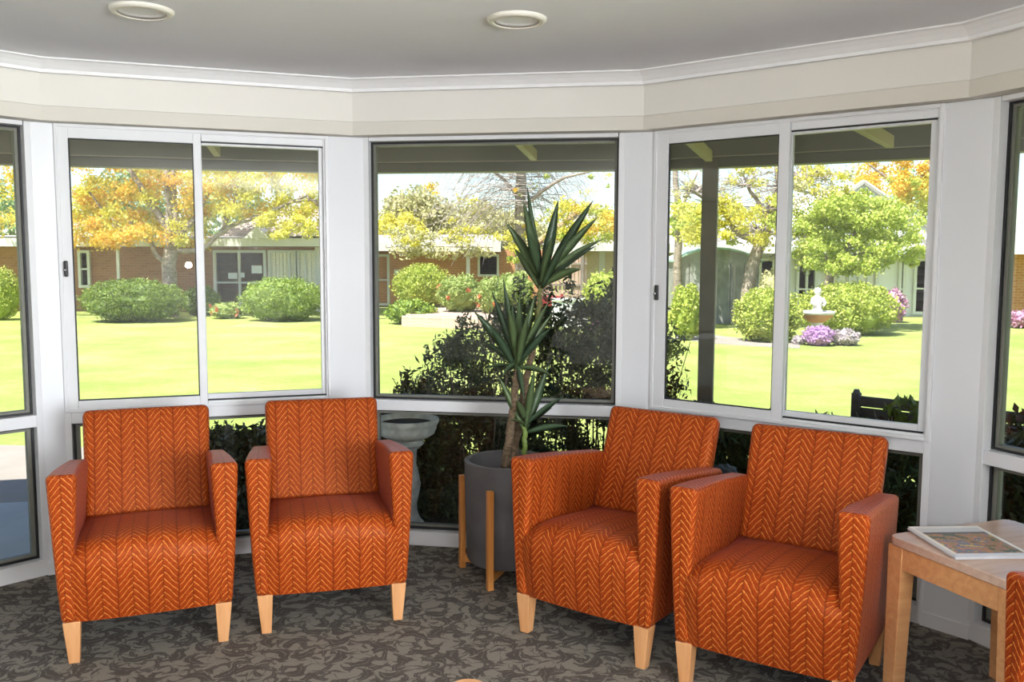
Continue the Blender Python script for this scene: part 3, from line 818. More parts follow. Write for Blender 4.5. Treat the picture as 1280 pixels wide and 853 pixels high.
def rafter(px, py, back):
    e = at(px, py, back[2]); b = lvl(back[0], back[1], e.z); b = e+(b-e)*1.25; d = (b-e).normalized(); s = Vector((-d.y, d.x, 0)).normalized()*.022; u = Vector((0, 0, .036))
    e = e+d*.03
    MBX = MB().hexa([e-s-u, e+s-u, b+s-u, b-s-u], [e-s+u, e+s+u, b+s+u, b-s+u])
    o = MBX.build('rafter', M['rafter'], bevel=.003)
    return o
for k, (px, py, bk, lab) in enumerate([(272, 190, (262, 176, 6.30), 'cream rafter of the verandah above the left sliding window'), (668, 195, (642, 168, 6.26), 'cream rafter of the verandah above the middle window'),
                        (887, 196, (861, 172, 6.02), 'cream rafter of the verandah behind the brown post'), (1114, 178, (1064, 150, 5.45), 'cream rafter of the verandah above the bench in the right window')]):
    tag(rafter(px, py, bk), lab, 'rafter', 'verandah rafters')
pp = V2((1.372, 6.23))
po = empty('verandah_post', (pp.x, pp.y, GZ), rad(-17)); tag(po, 'square brown-grey post holding up the verandah outside the right window', 'post')
MB().box((0, 0, (2.21-GZ)/2), (.105, .105, 2.21-GZ)).build('shaft', M['post'], po, bevel=.004)
MB().box((0, 0, .03), (.15, .15, .06)).build('footing', M['path'], po)
# verandah slab at the left, soil beds in front of the bay, concrete path
sl = [(-9.5, 2.0), (-9.5, 4.1), (-6.2, 4.95), (-3.4, 5.62), (-2.3, 5.86), (-1.95, 4.75), (-2.35, 4.22), (-3.25, 3.2), (-3.6, 1.6)]
struct(MB().prism(sl, GZ-.02, -.08).build('verandah_floor', M['slab'], bevel=.01))
pa = [(-14, 4.2), (-6.2, 5.15), (-3.4, 5.80), (-2.2, 6.08), (-2.0, 7.3), (-3.2, 8.0), (-6.4, 8.35), (-14, 8.6)]
struct(MB().prism(pa, GZ-.02, GZ+.012).build('concrete_path', M['path']))
bed = [(-2.2, 4.5), (-2.15, 6.9), (-1.0, 7.2), (.6, 7.0), (1.9, 6.4), (3.2, 5.0), (3.4, 2.0), (2.4, 1.6), (1.9, 3.66), (.7, 4.56), (-.85, 4.78)]
struct(MB().prism(bed, GZ-.02, GZ+.02).build('garden_bed_ground', M['mulch']))
pw = [tuple(lvl(x, y, GZ).xy) for x, y in [(845, 424), (893, 430), (955, 434), (1000, 436), (1000, 431), (930, 424), (880, 418), (845, 417)]]
struct(MB().prism(pw, GZ-.02, GZ+.012).build('garden_path', M['path']))

# ---- shrubs close to the window
def stems(mb, x0, x1, y0, y1, z0, z1, n, seed, r=.006):
    rg = random.Random(seed)
    for k in range(n):
        x = rg.uniform(x0, x1); y = rg.uniform(y0, y1); zt = z1(x) if callable(z1) else z1
        p = [Vector((x, y, z0))]
        lean = Vector((rg.uniform(-.25, .25), rg.uniform(-.2, .2), 0))
        for j in range(1, 5): p.append(Vector((x, y, z0+(zt-z0)*j/4))+lean*(j/4)**1.5+Vector((rg.uniform(-.02, .02), rg.uniform(-.02, .02), 0)))
        mb.tube(p, [r*(1-.17*j) for j in range(5)], 5)
def hedge_top(x):
    xs = [(-.95, .50), (-.75, .56), (-.55, .74), (-.42, .98), (-.2, 1.06), (.0, 1.20), (.4, 1.24), (.85, 1.26), (1.02, 1.05), (1.2, .66), (1.35, .45)]
    for (a, za), (b, zb) in zip(xs, xs[1:]):
        if a <= x <= b: return za+(zb-za)*(x-a)/(b-a)
    return xs[0][1] if x < xs[0][0] else xs[-1][1]
sh = empty('garden_shrub', (.2, 6.05, GZ)); tag(sh, 'tall dark green shrub with thin bare stems growing right outside the middle window', 'shrub')
rg = random.Random(5); bl = []
for k in range(230):
    x = rg.uniform(-.98, 1.06); top = hedge_top(x); z = GZ+(top-GZ)*(rg.random()**.75)
    if z > top-.08: z = top-.08
    dens = 120 if z > .55 else 340
    bl.append((x-.2, rg.uniform(-.35, .35), z-GZ, .15, .15, .13, dens))
for k in range(45):
    x = rg.uniform(.15, 1.0); bl.append((x-.2, rg.uniform(-.3, .3), hedge_top(x)-GZ-rg.uniform(.05, .38), .13, .14, .11, 60))
for k in range(46):
    x = rg.uniform(-.85, 1.14); bl.append((x-.2+rg.uniform(-.05, .05), rg.uniform(-.3, .3), hedge_top(x)-GZ+rg.uniform(-.08, .10), .06, .06, .12, 34))
leaves('foliage', bl, .05, M['hedge'], sh, 11, asp=.30, shell=.2)
mb = MB(); stems(mb, -.95, 1.05, -.3, .3, 0, lambda x: hedge_top(x+.2)-GZ-.05, 60, 3, .008); mb.build('stems', M['stem'], sh)
leaves('blossoms', [(at(745, 405, 5.9).x-.2, -.2, at(745, 405, 5.9).z-GZ, .03, .02, .025, 22), (at(738, 411, 5.9).x-.2, -.2, at(738, 411, 5.9).z-GZ, .02, .02, .02, 12)], .035, M['pink'], sh, 3, asp=.9)
sh2 = empty('low_hedge', (-1.5, 5.85, GZ)); tag(sh2, 'low dark clipped hedge outside, seen between the two left armchairs', 'hedge')
bl = [(rg.uniform(-.55, .33), rg.uniform(-.3, .3), rg.uniform(.0, .60), .14, .14, .12, 200) for k in range(130)]
leaves('foliage', bl, .05, M['hedge'], sh2, 12, asp=.5, shell=.2)
sh3 = empty('ground_cover', (2.0, 5.1, GZ)); tag(sh3, 'dark green ground cover in the shade outside, below the right sliding window', 'plant')
bl = []
for k in range(330):
    u = rg.uniform(-1.15, 1.1); bl.append((u, rg.uniform(-.35, .4)-.72*u, rg.uniform(.02, .72), .16, .16, .10, 110))
leaves('foliage', bl, .075, M['groundleaf'], sh3, 13, asp=.22, shell=.2, up=.8)
rk = empty('garden_rock', (1.62, 5.3, GZ)); tag(rk, 'small blue-grey rock among the shaded plants, between the two right armchairs', 'rock')
p = at(906, 583, 4.85); rk.location = (p.x, p.y, GZ)
core_blob('stone_body', (0, 0, p.z-GZ-.06), (.075, .07, .07), M['slate'], rk, 2)

# ---- stone urn
ur = empty('birdbath_urn', (at(509, 600, 5.28).x, 5.28, GZ+.02)); tag(ur, 'grey weathered stone urn on a pedestal outside the middle window', 'urn')
z0 = GZ+.02
zr = lambda py: at(509, py, 5.28).z-z0
MB().lathe([(.15, 0), (.15, .05), (.135, .07), (.12, .09), (.105, .13), (.075, .17), (.06, .21), (.058, .26), (.075, .33), (.082, .38), (.07, .44), (.055, .50), (.06, zr(562)), (.085, zr(558))], 32).build('pedestal', M['stone'], ur, smooth=True)
MB().lathe([(.085, zr(558)), (.105, zr(554)), (.088, zr(550)), (.125, zr(547)), (.165, zr(542)), (.180, zr(535)), (.176, zr(533)), (.186, zr(530)), (.196, zr(526)), (.194, zr(523)), (.178, zr(523)), (.165, zr(527)), (.14, zr(536)), (.02, zr(541))], 40).build('bowl', M['stone'], ur, smooth=True)
MB().lathe([(.165, zr(529)), (.10, zr(531)), (.003, zr(531))], 32).build('soil', M['mulch'], ur)  # dark disc added to paint the shade inside the bowl

# ---- bench and its planter, outside the right window
b0 = Vector((2.345, 5.98, GZ)); bd = Vector((.74, -.67, 0)).normalized(); bn = Vector((.67, .74, 0)).normalized()
be = empty('garden_bench', b0, math.atan2(bd.y, bd.x)); tag(be, 'dark grey slatted timber bench outside the right window, seen from behind', 'bench')
for x in (0, 1.3):
    mb = MB(); mb.box((x, 0, .43), (.055, .05, .86)); mb.tube([(x, 0, .845), (x, 0, .885)], [.03, .018], 8); mb.build('back_post', M['benchwood'], be, bevel=.006)
    MB().box((x, .42, .30), (.055, .05, .60)).build('front_leg', M['benchwood'], be, bevel=.004)
    MB().box((x, .21, .62), (.055, .46, .035)).build('armrest', M['benchwood'], be, bevel=.004)
for k in range(5): MB().box((.65, .005, .805-.078*k), (1.26, .022, .070)).build('back_slat', M['benchwood'], be, bevel=.004)
for k in range(5): MB().box((.65, .05+.085*k, .43), (1.26, .07, .022)).build('seat_slat', M['benchwood'], be, bevel=.004)
pl = empty('window_shrub', lvl(1128, 548, GZ+.0)); 
q = at(1128, 520, 5.35); pl.location = (q.x, q.y, GZ)
tag(pl, 'small shrub with curled yellow-green leaves in front of the bench back', 'shrub')
leaves('foliage', [(0, 0, q.z-GZ+.04, .12, .08, .07, 60), (.05, 0, q.z-GZ-.05, .14, .1, .1, 50)], .075, M['planter'], pl, 4, asp=.5)
leaves('bronze_foliage', [(-.1, 0, q.z-GZ-.10, .16, .1, .10, 90), (.1, 0, q.z-GZ-.2, .2, .15, .2, 140)], .06, M['redleaf'], pl, 5, asp=.5)
mb = MB(); stems(mb, -.08, .08, -.05, .05, 0, q.z-GZ, 9, 8, .006); mb.build('stems', M['twig'], pl)
# dark shrubs outside the far right window
q = at(1262, 540, 4.6); s5 = empty('window_shrub', (q.x+.15, q.y, GZ)); tag(s5, 'dark bronze-leaved shrub outside the narrow far right window', 'shrub')
bl = [(rg.uniform(-.35, .5), rg.uniform(-.35, .35), rg.uniform(.1, q.z-GZ), .15, .15, .13, 90) for k in range(60)]
leaves('foliage', bl, .06, M['hedge'], s5, 15, asp=.45, shell=.2)
leaves('bronze_foliage', [(-.02, 0, q.z-GZ+.02, .22, .25, .10, 130)], .06, M['redleaf'], s5, 6, asp=.5)

# ================================================================== GARDEN BEYOND
def bush(name, label, x0, x1, y0, y1, Y, mat, n, size, seed, cat='bush', k=16, ry=None, br=.42, flowers=None, group=None, zb=GZ):
    """rounded bush: pixel width / top / base give its real size at depth Y"""
    a, b = at(x0, y1, Y), at(x1, y1, Y); t = at((x0+x1)/2, y0, Y)
    cx, r = (a.x+b.x)/2, (b.x-a.x)/2; h = t.z-zb
    o = empty(name, (cx, Y, zb)); tag(o, label, cat, group)
    ry = ry or min(r, 1.1)
    core_blob('inner_twigs', (0, 0, h*.46), (r*.80, ry*.78, h*.46), mat, o, seed)
    leaves('foliage', lumps((0, 0, h*.50), (r, ry, h*.52), k, n, seed, br), size, mat, o, seed, asp=.5, shell=.6)
    if flowers:
        fm, fn, fs = flowers
        rgx = random.Random(seed); bl = []
        for i in range(fn):
            t = rgx.uniform(PI, 2*PI); z = rgx.uniform(.15, .8)
            bl.append((r*.85*math.cos(t), ry*.9*math.sin(t)-.1, h*z, .05, .05, .05, fs))
        leaves('blossoms', bl, .09, fm, o, seed+1, asp=.9)
    return o
bush('garden_bush', 'wide clipped dark green bush below the autumn tree, in the left sliding window', 103, 234, 349, 402, 24.8, M['roundleaf'], 20000, .07, 21, k=40, br=.34)
bush('garden_bush', 'small dark green bush between the wide clipped bush and the sliding window bar', 228, 276, 358, 396, 27.6, M['roundleaf'], 6000, .07, 22)
bush('garden_bush', 'bright green round bush in front of the white-framed house windows', 301, 409, 347, 398, 25.4, M['roundleaf2'], 18000, .07, 23, k=36, br=.36)
bush('garden_bush', 'green bush on the lawn seen through the far left window', -22, 26, 335, 402, 25.2, M['limeleaf'], 6000, .08, 24)
bush('flower_clump', 'low grassy clump with pale flowers at the foot of the white-framed house windows', 262, 305, 378, 399, 26.2, M['rose'], 900, .12, 25, cat='plant', flowers=(M['redflower'], 6, 6))
bush('broom_bush', 'yellow-green feathery bush in front of the brick wall, in the middle window', 492, 566, 331, 402, 27.5, M['limeleaf'], 16000, .075, 26, k=30, zb=GZ+.30)
bush('rose_bush', 'tall rose bush with orange flowers behind the pink brick bed', 545, 606, 344, 404, 25.0, M['rose'], 7000, .08, 27, flowers=(M['redflower'], 6, 10), zb=GZ+.30)
bush('rose_bush', 'rose bush with a red flower standing left of the yucca head', 596, 632, 346, 400, 24.2, M['rose'], 5000, .08, 28, flowers=(M['redflower'], 3, 10), zb=GZ+.30)
bush('rose_bush', 'pale leafy rose bush close behind the yucca leaves', 618, 668, 340, 404, 25.5, M['rose'], 7000, .085, 29, zb=GZ+.30)
bush('garden_plant', 'low bright green leafy plant left of the pink brick bed', 482, 545, 376, 404, 24.3, M['roundleaf2'], 4000, .12, 30, cat='plant')
bush('garden_bush', 'pale lime bush in front of the pink paling fence, right of the yucca', 728, 792, 338, 396, 22.0, M['limeleaf'], 7000, .09, 31)
bush('garden_bush', 'lime green bush left of the brown verandah post', 836, 880, 357, 424, 19.6, M['limeleaf'], 7000, .085, 32)
bush('garden_bush', 'round yellow-green bush between the brown post and the sliding window bar', 917, 1000, 361, 430, 19.3, M['limeleaf'], 14000, .085, 33, k=30)
bush('garden_bush', 'large lime green bush behind the stone bird bath', 998, 1116, 354, 430, 21.4, M['limeleaf'], 20000, .08, 34, k=40, br=.36)
bush('flower_bush', 'mauve flower clump at the foot of the bird bath', 1003, 1042, 408, 434, 18.4, M['purple'], 2200, .07, 35, cat='flowers')
bush('flower_bush', 'pale grey-mauve flower clump right of the bird bath', 1036, 1074, 412, 434, 18.5, M['pale'], 2200, .07, 36, cat='flowers')
bush('flower_bush', 'small grey-green clump left of the mauve flowers', 990, 1008, 420, 434, 18.6, M['pale'], 500, .08, 37, cat='flowers')
bush('flower_bush', 'pink flowering bush before the white house wall, in the right sliding window', 1098, 1132, 362, 396, 25.5, M['pink'], 2200, .11, 38, cat='flowers')
bush('flower_bush', 'pink flowers in front of the brick wall in the far right window', 1258, 1300, 388, 408, 23.5, M['pink'], 1600, .1, 39, cat='flowers')
bush('garden_bush', 'brownish twiggy bush behind the yellow-green bush near the grey shed', 944, 984, 338, 380, 22.8, M['olive'], 3000, .09, 40)

# brick-edged raised bed
bp = [tuple(lvl(x, y, GZ).xy) for x, y in [(502, 408), (600, 412), (652, 412), (652, 394), (600, 391), (503, 395)]]
gb = empty('raised_bed', (bp[0][0], bp[0][1], GZ)); tag(gb, 'low pink brick raised garden bed on the lawn in the middle window', 'garden bed')
loc = [(p[0]-bp[0][0], p[1]-bp[0][1]) for p in bp]
MB().prism(loc, 0, .26).build('brick_edge', M['bedbrick'], gb)
MB().prism([(x*.97+.1, y*.94+.1) for x, y in loc], .2, .30).build('gravel', M['gravel'], gb)

# bird bath
fx = at(1021, 400, 19.75)
fb = empty('bird_bath', (fx.x, 19.75, GZ)); tag(fb, 'white stone bird bath with terracotta bowl and a small statue, before the lime bush', 'bird bath')
zf = lambda py: at(1021, py, 19.75).z-GZ
MB().lathe([(.22, 0), (.22, .06), (.14, .12), (.10, .2), (.09, zf(408)), (.13, zf(405)), (.16, zf(402))], 24).build('pedestal', M['whitestone'], fb, smooth=True)
MB().lathe([(.16, zf(403)), (.26, zf(399)), (.34, zf(395)), (.36, zf(393))], 32).build('bowl', M['terracotta'], fb, smooth=True)
MB().lathe([(.36, zf(393)), (.39, zf(391)), (.38, zf(389)), (.34, zf(389)), (.2, zf(392)), (.02, zf(392))], 32).build('rim', M['whitestone'], fb, smooth=True)
mb = MB(); zb = zf(391)
mb.lathe([(.11, zb), (.12, zb+.06), (.09, zb+.10), (.10, zb+.18), (.12, zb+.26), (.09, zb+.34), (.055, zb+.38), (.05, zb+.40), (.075, zb+.44), (.08, zb+.49), (.06, zb+.54), (.01, zb+.56)], 18)
mb.tube([(.10, 0, zb+.32), (.16, -.05, zb+.22), (.10, -.10, zb+.16)], [.04, .035, .03], 8); mb.tube([(-.10, 0, zb+.32), (-.15, -.05, zb+.22), (-.06, -.10, zb+.18)], [.04, .035, .03], 8)
mb.build('statue', M['whitestone'], fb, smooth=True)

# grey shed with a low pale green roof
sx0, sx1 = at(843, 400, 24.6).x, at(946, 400, 24.6).x
zt = at(890, 328, 24.6).z
sd = empty('garden_shed', ((sx0+sx1)/2, 25.4, GZ)); tag(sd, 'weathered grey shed with a low pale green roof behind the brown post', 'shed')
hw = (sx1-sx0)/2; hh = zt-GZ
mb = MB()
for k in range(6):
    x = -hw+(k+.5)*2*hw/6; mb.box((x, -.80, hh/2), (2*hw/6-.02, .05, hh))
mb.box((-hw, 0, hh/2), (.05, 1.6, hh)); mb.box((hw, 0, hh/2), (.05, 1.6, hh)); mb.box((0, .8, hh/2), (2*hw, .05, hh))
mb.build('sheet_wall', M['shed'], sd)
mb = MB()
for x in (-.02, .48): mb.box((x, -.85, hh/2), (.06, .04, hh))
mb.build('corner_post', M['iron'], sd)
mb = MB(); n = 8
rp = [(-hw-.1+(2*hw+.2)*k/n, .36*(1-((2*k/n-1))**2)) for k in range(n+1)]
for k in range(n):
    (xa, za), (xb, zb2) = rp[k], rp[k+1]
    mb.hexa([(xa, -.95, hh+za), (xb, -.95, hh+zb2), (xb, .95, hh+zb2), (xa, .95, hh+za)], [(xa, -.95, hh+za+.05), (xb, -.95, hh+zb2+.05), (xb, .95, hh+zb2+.05), (xa, .95, hh+za+.05)])
mb.build('roof', M['shedroof'], sd)
mb = MB(); pts = [(x, -.84, hh+z) for x, z in rp]; mb.add(pts+[(hw, -.84, hh-.02), (-hw, -.84, hh-.02)], [tuple(range(n+1))+(n+1, n+2)]); mb.build('gable', M['shed'], sd)

# ---- houses round the courtyard
def house_window(parent, x0, x1, y0, y1, Y, cols, bars, pane, o, curtain=False):
    """white frame with panes; corners in pixels at depth Y; o: house origin"""
    a, b = at(x0, y1, Y)-o, at(x1, y0, Y)-o
    w = b.x-a.x; h = b.z-a.z; yy = a.y
    f = empty('window', (a.x, yy, a.z), parent=parent)
    mb = MB(); t = .09
    rect_frame(mb, 0, w, 0, h, t, -.10, .02)
    for c in cols: mb.box((w*c, -.04, h/2), (t*.8, .10, h))
    for r_ in bars: mb.box((w/2, -.04, h*r_), (w, .08, t*.6))
    mb.build('frame', M['white'], f)
    MB().box((w/2, .03, h/2), (w-.04, .02, h-.04)).build('pane', M[pane], f)
    if curtain:
        mb = MB(); nf = max(6, int(w/.12))
        for k in range(nf): mb.box((w*(k+.5)/nf, .0 if k % 2 else .015, h*.5), (w/nf*.9, .02, h*.95))
        mb.build('curtain', M['curtain'], f)
    return f
def eaves(parent, o, pts_b, pts_t, mat, Y, depth=1.0, name='fascia'):
    (xa, ya), (xb, yb) = pts_b; (xc, yc), (xd, yd) = pts_t
    a, b, c, d = at(xa, ya, Y)-o, at(xb, yb, Y)-o, at(xc, yc, Y)-o, at(xd, yd, Y)-o
    mb = MB(); y = Vector((0, .12, 0))
    mb.hexa([a, b, b+y, a+y], [d*1, c*1, c+y, d+y]) if False else mb.hexa([a, b, b+y, a+y], [c, d, d+y, c+y])
    mb.build(name, mat, parent)
    y2 = Vector((0, depth, .0)); u = Vector((0, 0, .04))
    MB().hexa([a+y, b+y, b+y2, a+y2], [a+y+u, b+y+u, b+y2+u, a+y2+u]).build('soffit', M['eave'], parent)

# left wing
Y = 29.6; YE = 28.5
o = Vector((at(250, 400, Y).x, Y, GZ)); hl = empty('house', o); tag(hl, 'long brick house wing with white fascia behind the autumn tree on the left', 'house')
xL, xR = at(-420, 350, Y).x-o.x, at(428, 350, Y).x-o.x
zE = at(250, 308, YE).z-GZ
MB().box(((xL+xR)/2, .15, zE/2+.05), (xR-xL, .3, zE+.1)).build('wall', M['brick'], hl)
eaves(hl, o, ((-430, 308), (434, 308)), ((-430, 297), (434, 298)), M['white'], YE, 1.3)
rz = at(388, 249, 32).z-GZ
ridge0, ridge1 = at(285, 285, 32).x-o.x, at(388, 249, 32).x-o.x
zf = at(250, 297, YE).z-GZ
a = at(-430, 297, YE)-o; b = at(434, 298, YE)-o
mb = MB()
mb.add([(a.x, a.y, zf), (b.x, b.y, zf), (b.x, a.y+2.9, zf), (a.x, a.y+2.9, zf), (a.x+1, 1.6, zf+.12), (ridge1-4.5, 1.6, zf+.12)], [(0, 1, 5, 4), (2, 3, 4, 5), (1, 2, 5), (0, 4, 3), (0, 3, 2, 1)])
mb.build('roof', M['iron'], hl)
p0, p1, p2 = at(262, 297, YE)-o, at(440, 297, YE)-o, at(388, 248, 30.2)-o
mb = MB(); mb.add([(p0.x, p0.y+.1, zf+.05), (p1.x, p0.y+.1, zf+.05), (p2.x, p2.y, p2.z), (p2.x, p2.y+1.0, zf+.05)], [(0, 1, 2), (1, 3, 2), (3, 0, 2), (0, 3, 1)])
mb.build('tiled_roof', M['tile'], hl)
g0, g1, g2 = at(304, 298, 28)-o, at(338, 298, 28)-o, at(320, 283, 28)-o
mb = MB(); mb.add([g0, g1, g2, g0+Vector((0, 1.6, 0)), g1+Vector((0, 1.6, 0)), g2+Vector((0, 1.6, 0))], [(0, 1, 2), (3, 5, 4), (0, 2, 5, 3), (1, 4, 5, 2), (0, 3, 4, 1)]); mb.build('dormer', M['white'], hl)
for px in (146, 148.5):
    pass
ps = at(147, 352, YE)-o
MB().box((ps.x, ps.y+.1, zE/2), (.09, .09, zE)).build('post', M['white'], hl)
house_window(hl, 269, 333, 313, 389, Y-.02, [.49], [.47], 'darkglass', o)
house_window(hl, 337, 372, 313, 389, Y-.02, [.72], [.45], 'darkglass', o, True)
house_window(hl, 372, 398, 313, 389, Y-.02, [.40], [.45], 'darkglass', o, True)
house_window(hl, 100, 113, 313, 360, Y-.02, [], [.5], 'darkglass', o)
MB().box((at(404, 350, Y).x-o.x, -.03, zE/2), (.5, .08, zE)).build('pale_panel', M['fibro'], hl)
for k, (px, py, w, h) in enumerate([(291, 345, .30, .20), (303, 344, .14, .16), (321, 337, .34, .26)]):
    q = at(px, py, Y-.15)-o; MB().box((q.x, q.y, q.z), (w, .02, h)).build('paper_sign', M['paper'], hl)
# house seen through the far left window
# centre wing
Y = 33.0; YE = 31.8
o = Vector((at(570, 395, Y).x, Y, GZ)); hc = empty('house', o); tag(hc, 'orange brick house wing with white fascia behind the rose bushes in the middle', 'house')
xL, xR = at(440, 350, Y).x-o.x, at(690, 350, Y).x-o.x
zE = at(560, 315, YE).z-GZ
MB().box(((xL+xR)/2, .15, zE/2+.05), (xR-xL, .3, zE+.1)).build('wall', M['brick2'], hc)
eaves(hc, o, ((436, 313.5), (626, 315)), ((436, 303), (626, 303)), M['white'], YE, 1.4)
a = at(436, 303, YE)-o; b = at(626, 303, YE)-o
MB().add([(a.x, a.y, a.z), (b.x, b.y, b.z), (b.x, b.y+6, b.z+.45), (a.x, a.y+6, a.z+.45), (a.x, a.y+6, a.z-.2), (b.x, b.y+6, b.z-.2)], [(0, 1, 2, 3), (3, 2, 5, 4), (0, 4, 5, 1), (0, 3, 4), (1, 5, 2)]).build('roof', M['iron'], hc)
house_window(hc, 470, 487, 318, 382, Y-.02, [], [.5], 'darkglass', o)
house_window(hc, 597, 624, 318, 346, Y-.02, [], [], 'darkglass', o)
ps = at(585, 330, YE)-o
MB().box((ps.x, ps.y+.1, zE/2), (.13, .13, zE)).build('post', M['white'], hc)
q = at(496, 340, Y-.15)-o; MB().box((q.x, q.y, q.z), (.2, .02, .18)).build('paper_sign', M['paper'], hc)
# vine along the eaves of the centre wing
vn = empty('eaves_vine', at(540, 310, 31.4)); tag(vn, 'yellow-green vine hanging along the eaves of the orange brick wing', 'vine')
q0 = at(540, 310, 31.4); bl = []
for k in range(40):
    q = at(rg.uniform(486, 612), rg.uniform(309, 321), 31.4)-q0; bl.append((q.x, rg.uniform(-.15, .15), q.z, .28, .15, .14, 16))
leaves('foliage', bl, .16, M['olive'], vn, 44)
mb = MB(); qa, qb = at(484, 309, 31.5)-q0, at(616, 309, 31.5)-q0; mb.tube([qa, qa.lerp(qb, .35)+Vector((0, 0, .05)), qa.lerp(qb, .7), qb], .025, 5); mb.build('stem', M['twig'], vn)
# pale house further right behind the pink fence
Y = 34.5; YE = 33.5
o = Vector((at(750, 395, Y).x, Y, GZ)); hp = empty('house', o); tag(hp, 'cream house with a white fascia and orange roof edge behind the yucca head', 'house')
xL, xR = at(716, 350, Y).x-o.x, at(852, 350, Y).x-o.x
zE = at(750, 314, YE).z-GZ
MB().box(((xL+xR)/2, .15, zE/2+.05), (xR-xL, .3, zE+.1)).build('wall', M['creamwall'], hp)
eaves(hp, o, ((690, 314), (860, 314)), ((690, 306), (860, 306)), M['white'], YE, 1.1)
r0, r1, r2 = at(668, 306, YE)-o, at(800, 306, YE)-o, at(735, 255, YE+1)-o
mb = MB(); mb.add([r0, r1, r2, r0+Vector((0, 6, 0)), r1+Vector((0, 6, 0)), r2+Vector((0, 5, 0))], [(0, 1, 2), (3, 5, 4), (0, 2, 5, 3), (1, 4, 5, 2), (0, 3, 4, 1)]); mb.build('roof', M['iron'], hp)
mb = MB(); mb.tube([r0+Vector((0, -.06, 0)), r2+Vector((0, -.06, .03))], .09, 6); mb.tube([r1+Vector((0, -.06, 0)), r2+Vector((0, -.06, .03))], .09, 6); mb.build('barge_board', M['barge'], hp)
MB().box((at(752, 340, Y).x-o.x, -.05, zE/2), (.22, .12, zE)).build('post', M['white'], hp)
# pink paling fence and low white wall
Y = 27.0; o = at(706, 384, Y); o.z = GZ; pf = empty('paling_fence', o); tag(pf, 'pink-brown slatted screen fence seen behind the yucca leaves', 'fence')
mb = MB(); a, b = at(672, 380, Y)-o, at(733, 380, Y)-o; ht = at(700, 322, Y).z-GZ
n = 12
for k in range(n): mb.box((a.x+(b.x-a.x)*(k+.5)/n, 0, ht/2), ((b.x-a.x)/n*.8, .03, ht))
mb.build('palings', M['fence'], pf)
for z in (.25, .55, .9): MB().box(((a.x+b.x)/2, -.04, ht*z), (b.x-a.x, .05, .06)).build('rail', M['bark'], pf)
MB().box((b.x-.15, -.05, ht/2+.1), (.09, .09, ht+.2)).build('fence_post', M['post'], pf)
Y = 23.4; o = at(720, 398, Y); o.z = GZ; lw = empty('garden_wall', o); tag(lw, 'low white garden wall behind the dark shrub, right of the yucca trunk', 'low wall')
a, b = at(690, 390, Y)-o, at(748, 390, Y)-o; h1 = at(720, 376, Y).z-GZ
MB().box(((a.x+b.x)/2, 0, h1/2), (b.x-a.x, .25, h1)).build('wall_body', M['fibro'], lw); MB().box(((a.x+b.x)/2, 0, h1+.03), (b.x-a.x+.06, .33, .06)).build('coping', M['white'], lw)
Y = 26.4; o = at(689, 371, Y); q = at(689, 362, Y); o.z = GZ; rb = empty('storage_box', o); tag(rb, 'dark red box in front of the pink fence, left of the yucca stem', 'box')
MB().box((0, 0, (q.z-GZ)/2+.1), (.75, .4, .3)).build('box_body', M['redbox'], rb, bevel=.02)
for x in (-.32, .32): MB().box((x, 0, (q.z-GZ)/2-.08), (.06, .36, q.z-GZ-.1)).build('leg', M['redbox'], rb)

# right wing
Y = 28.2; YE = 27.2
o = Vector((at(1060, 395, Y).x, Y, GZ)); hr = empty('house', o); tag(hr, 'pale house wing with white-framed windows behind the lime tree on the right', 'house')
xL, xR = at(935, 350, Y).x-o.x, at(1200, 350, Y).x-o.x
zE = at(1060, 318, YE).z-GZ
MB().box(((xL+xR)/2, .15, zE/2+.05), (xR-xL, .3, zE+.1)).build('wall', M['fibro'], hr)
eaves(hr, o, ((838, 316), (1204, 319)), ((838, 305), (1204, 310)), M['white'], YE, 1.2)
for (x0, x1, cols, bars, pane, cur) in [(946, 985, [.5], [.4], 'darkglass', False), (993, 1022, [.5], [.45], 'darkglass', False), (1030, 1064, [.5], [.45], 'darkglass', True), (1070, 1098, [.5], [.45], 'darkglass', True), (1120, 1132, [], [.45], 'darkglass', False), (1139, 1166, [], [.46], 'darkglass', False)]:
    house_window(hr, x0, x1, 323, 393, Y-.02, cols, bars, pane, o, cur)
a = at(838, 305, YE)-o; b = at(1204, 310, YE)-o
mb = MB(); mb.add([(a.x, a.y, a.z), (b.x, b.y, b.z), (b.x, b.y+5, b.z+.8), (a.x, a.y+5, a.z+.8), (a.x, a.y+5, a.z-.2), (b.x, b.y+5, b.z-.2)], [(0, 1, 2, 3), (3, 2, 5, 4), (0, 4, 5, 1), (0, 3, 4), (1, 5, 2)]); mb.build('roof', M['iron'], hr)
r0, r1, r2 = at(962, 308, YE+.5)-o, at(1202, 312, YE+.5)-o, at(1078, 230, YE+1)-o
mb = MB(); mb.add([r0, r1, r2, r0+Vector((0, 7, 0)), r1+Vector((0, 7, 0)), r2+Vector((0, 6, 0))], [(0, 1, 2), (3, 5, 4), (0, 2, 5, 3), (1, 4, 5, 2), (0, 3, 4, 1)]); mb.build('gable_roof', M['fibro'], hr)
for u in (0, -.45):
    mb = MB(); mb.tube([r1+Vector((u*.6, -.1, u*.9)), r2+Vector((0, -.1, .05+u*.9))], .08, 6); mb.tube([r0+Vector((0, -.1, u*.9)), r2+Vector((0, -.1, .05+u*.9))], .08, 6); mb.build('barge_board', M['eave'], hr)
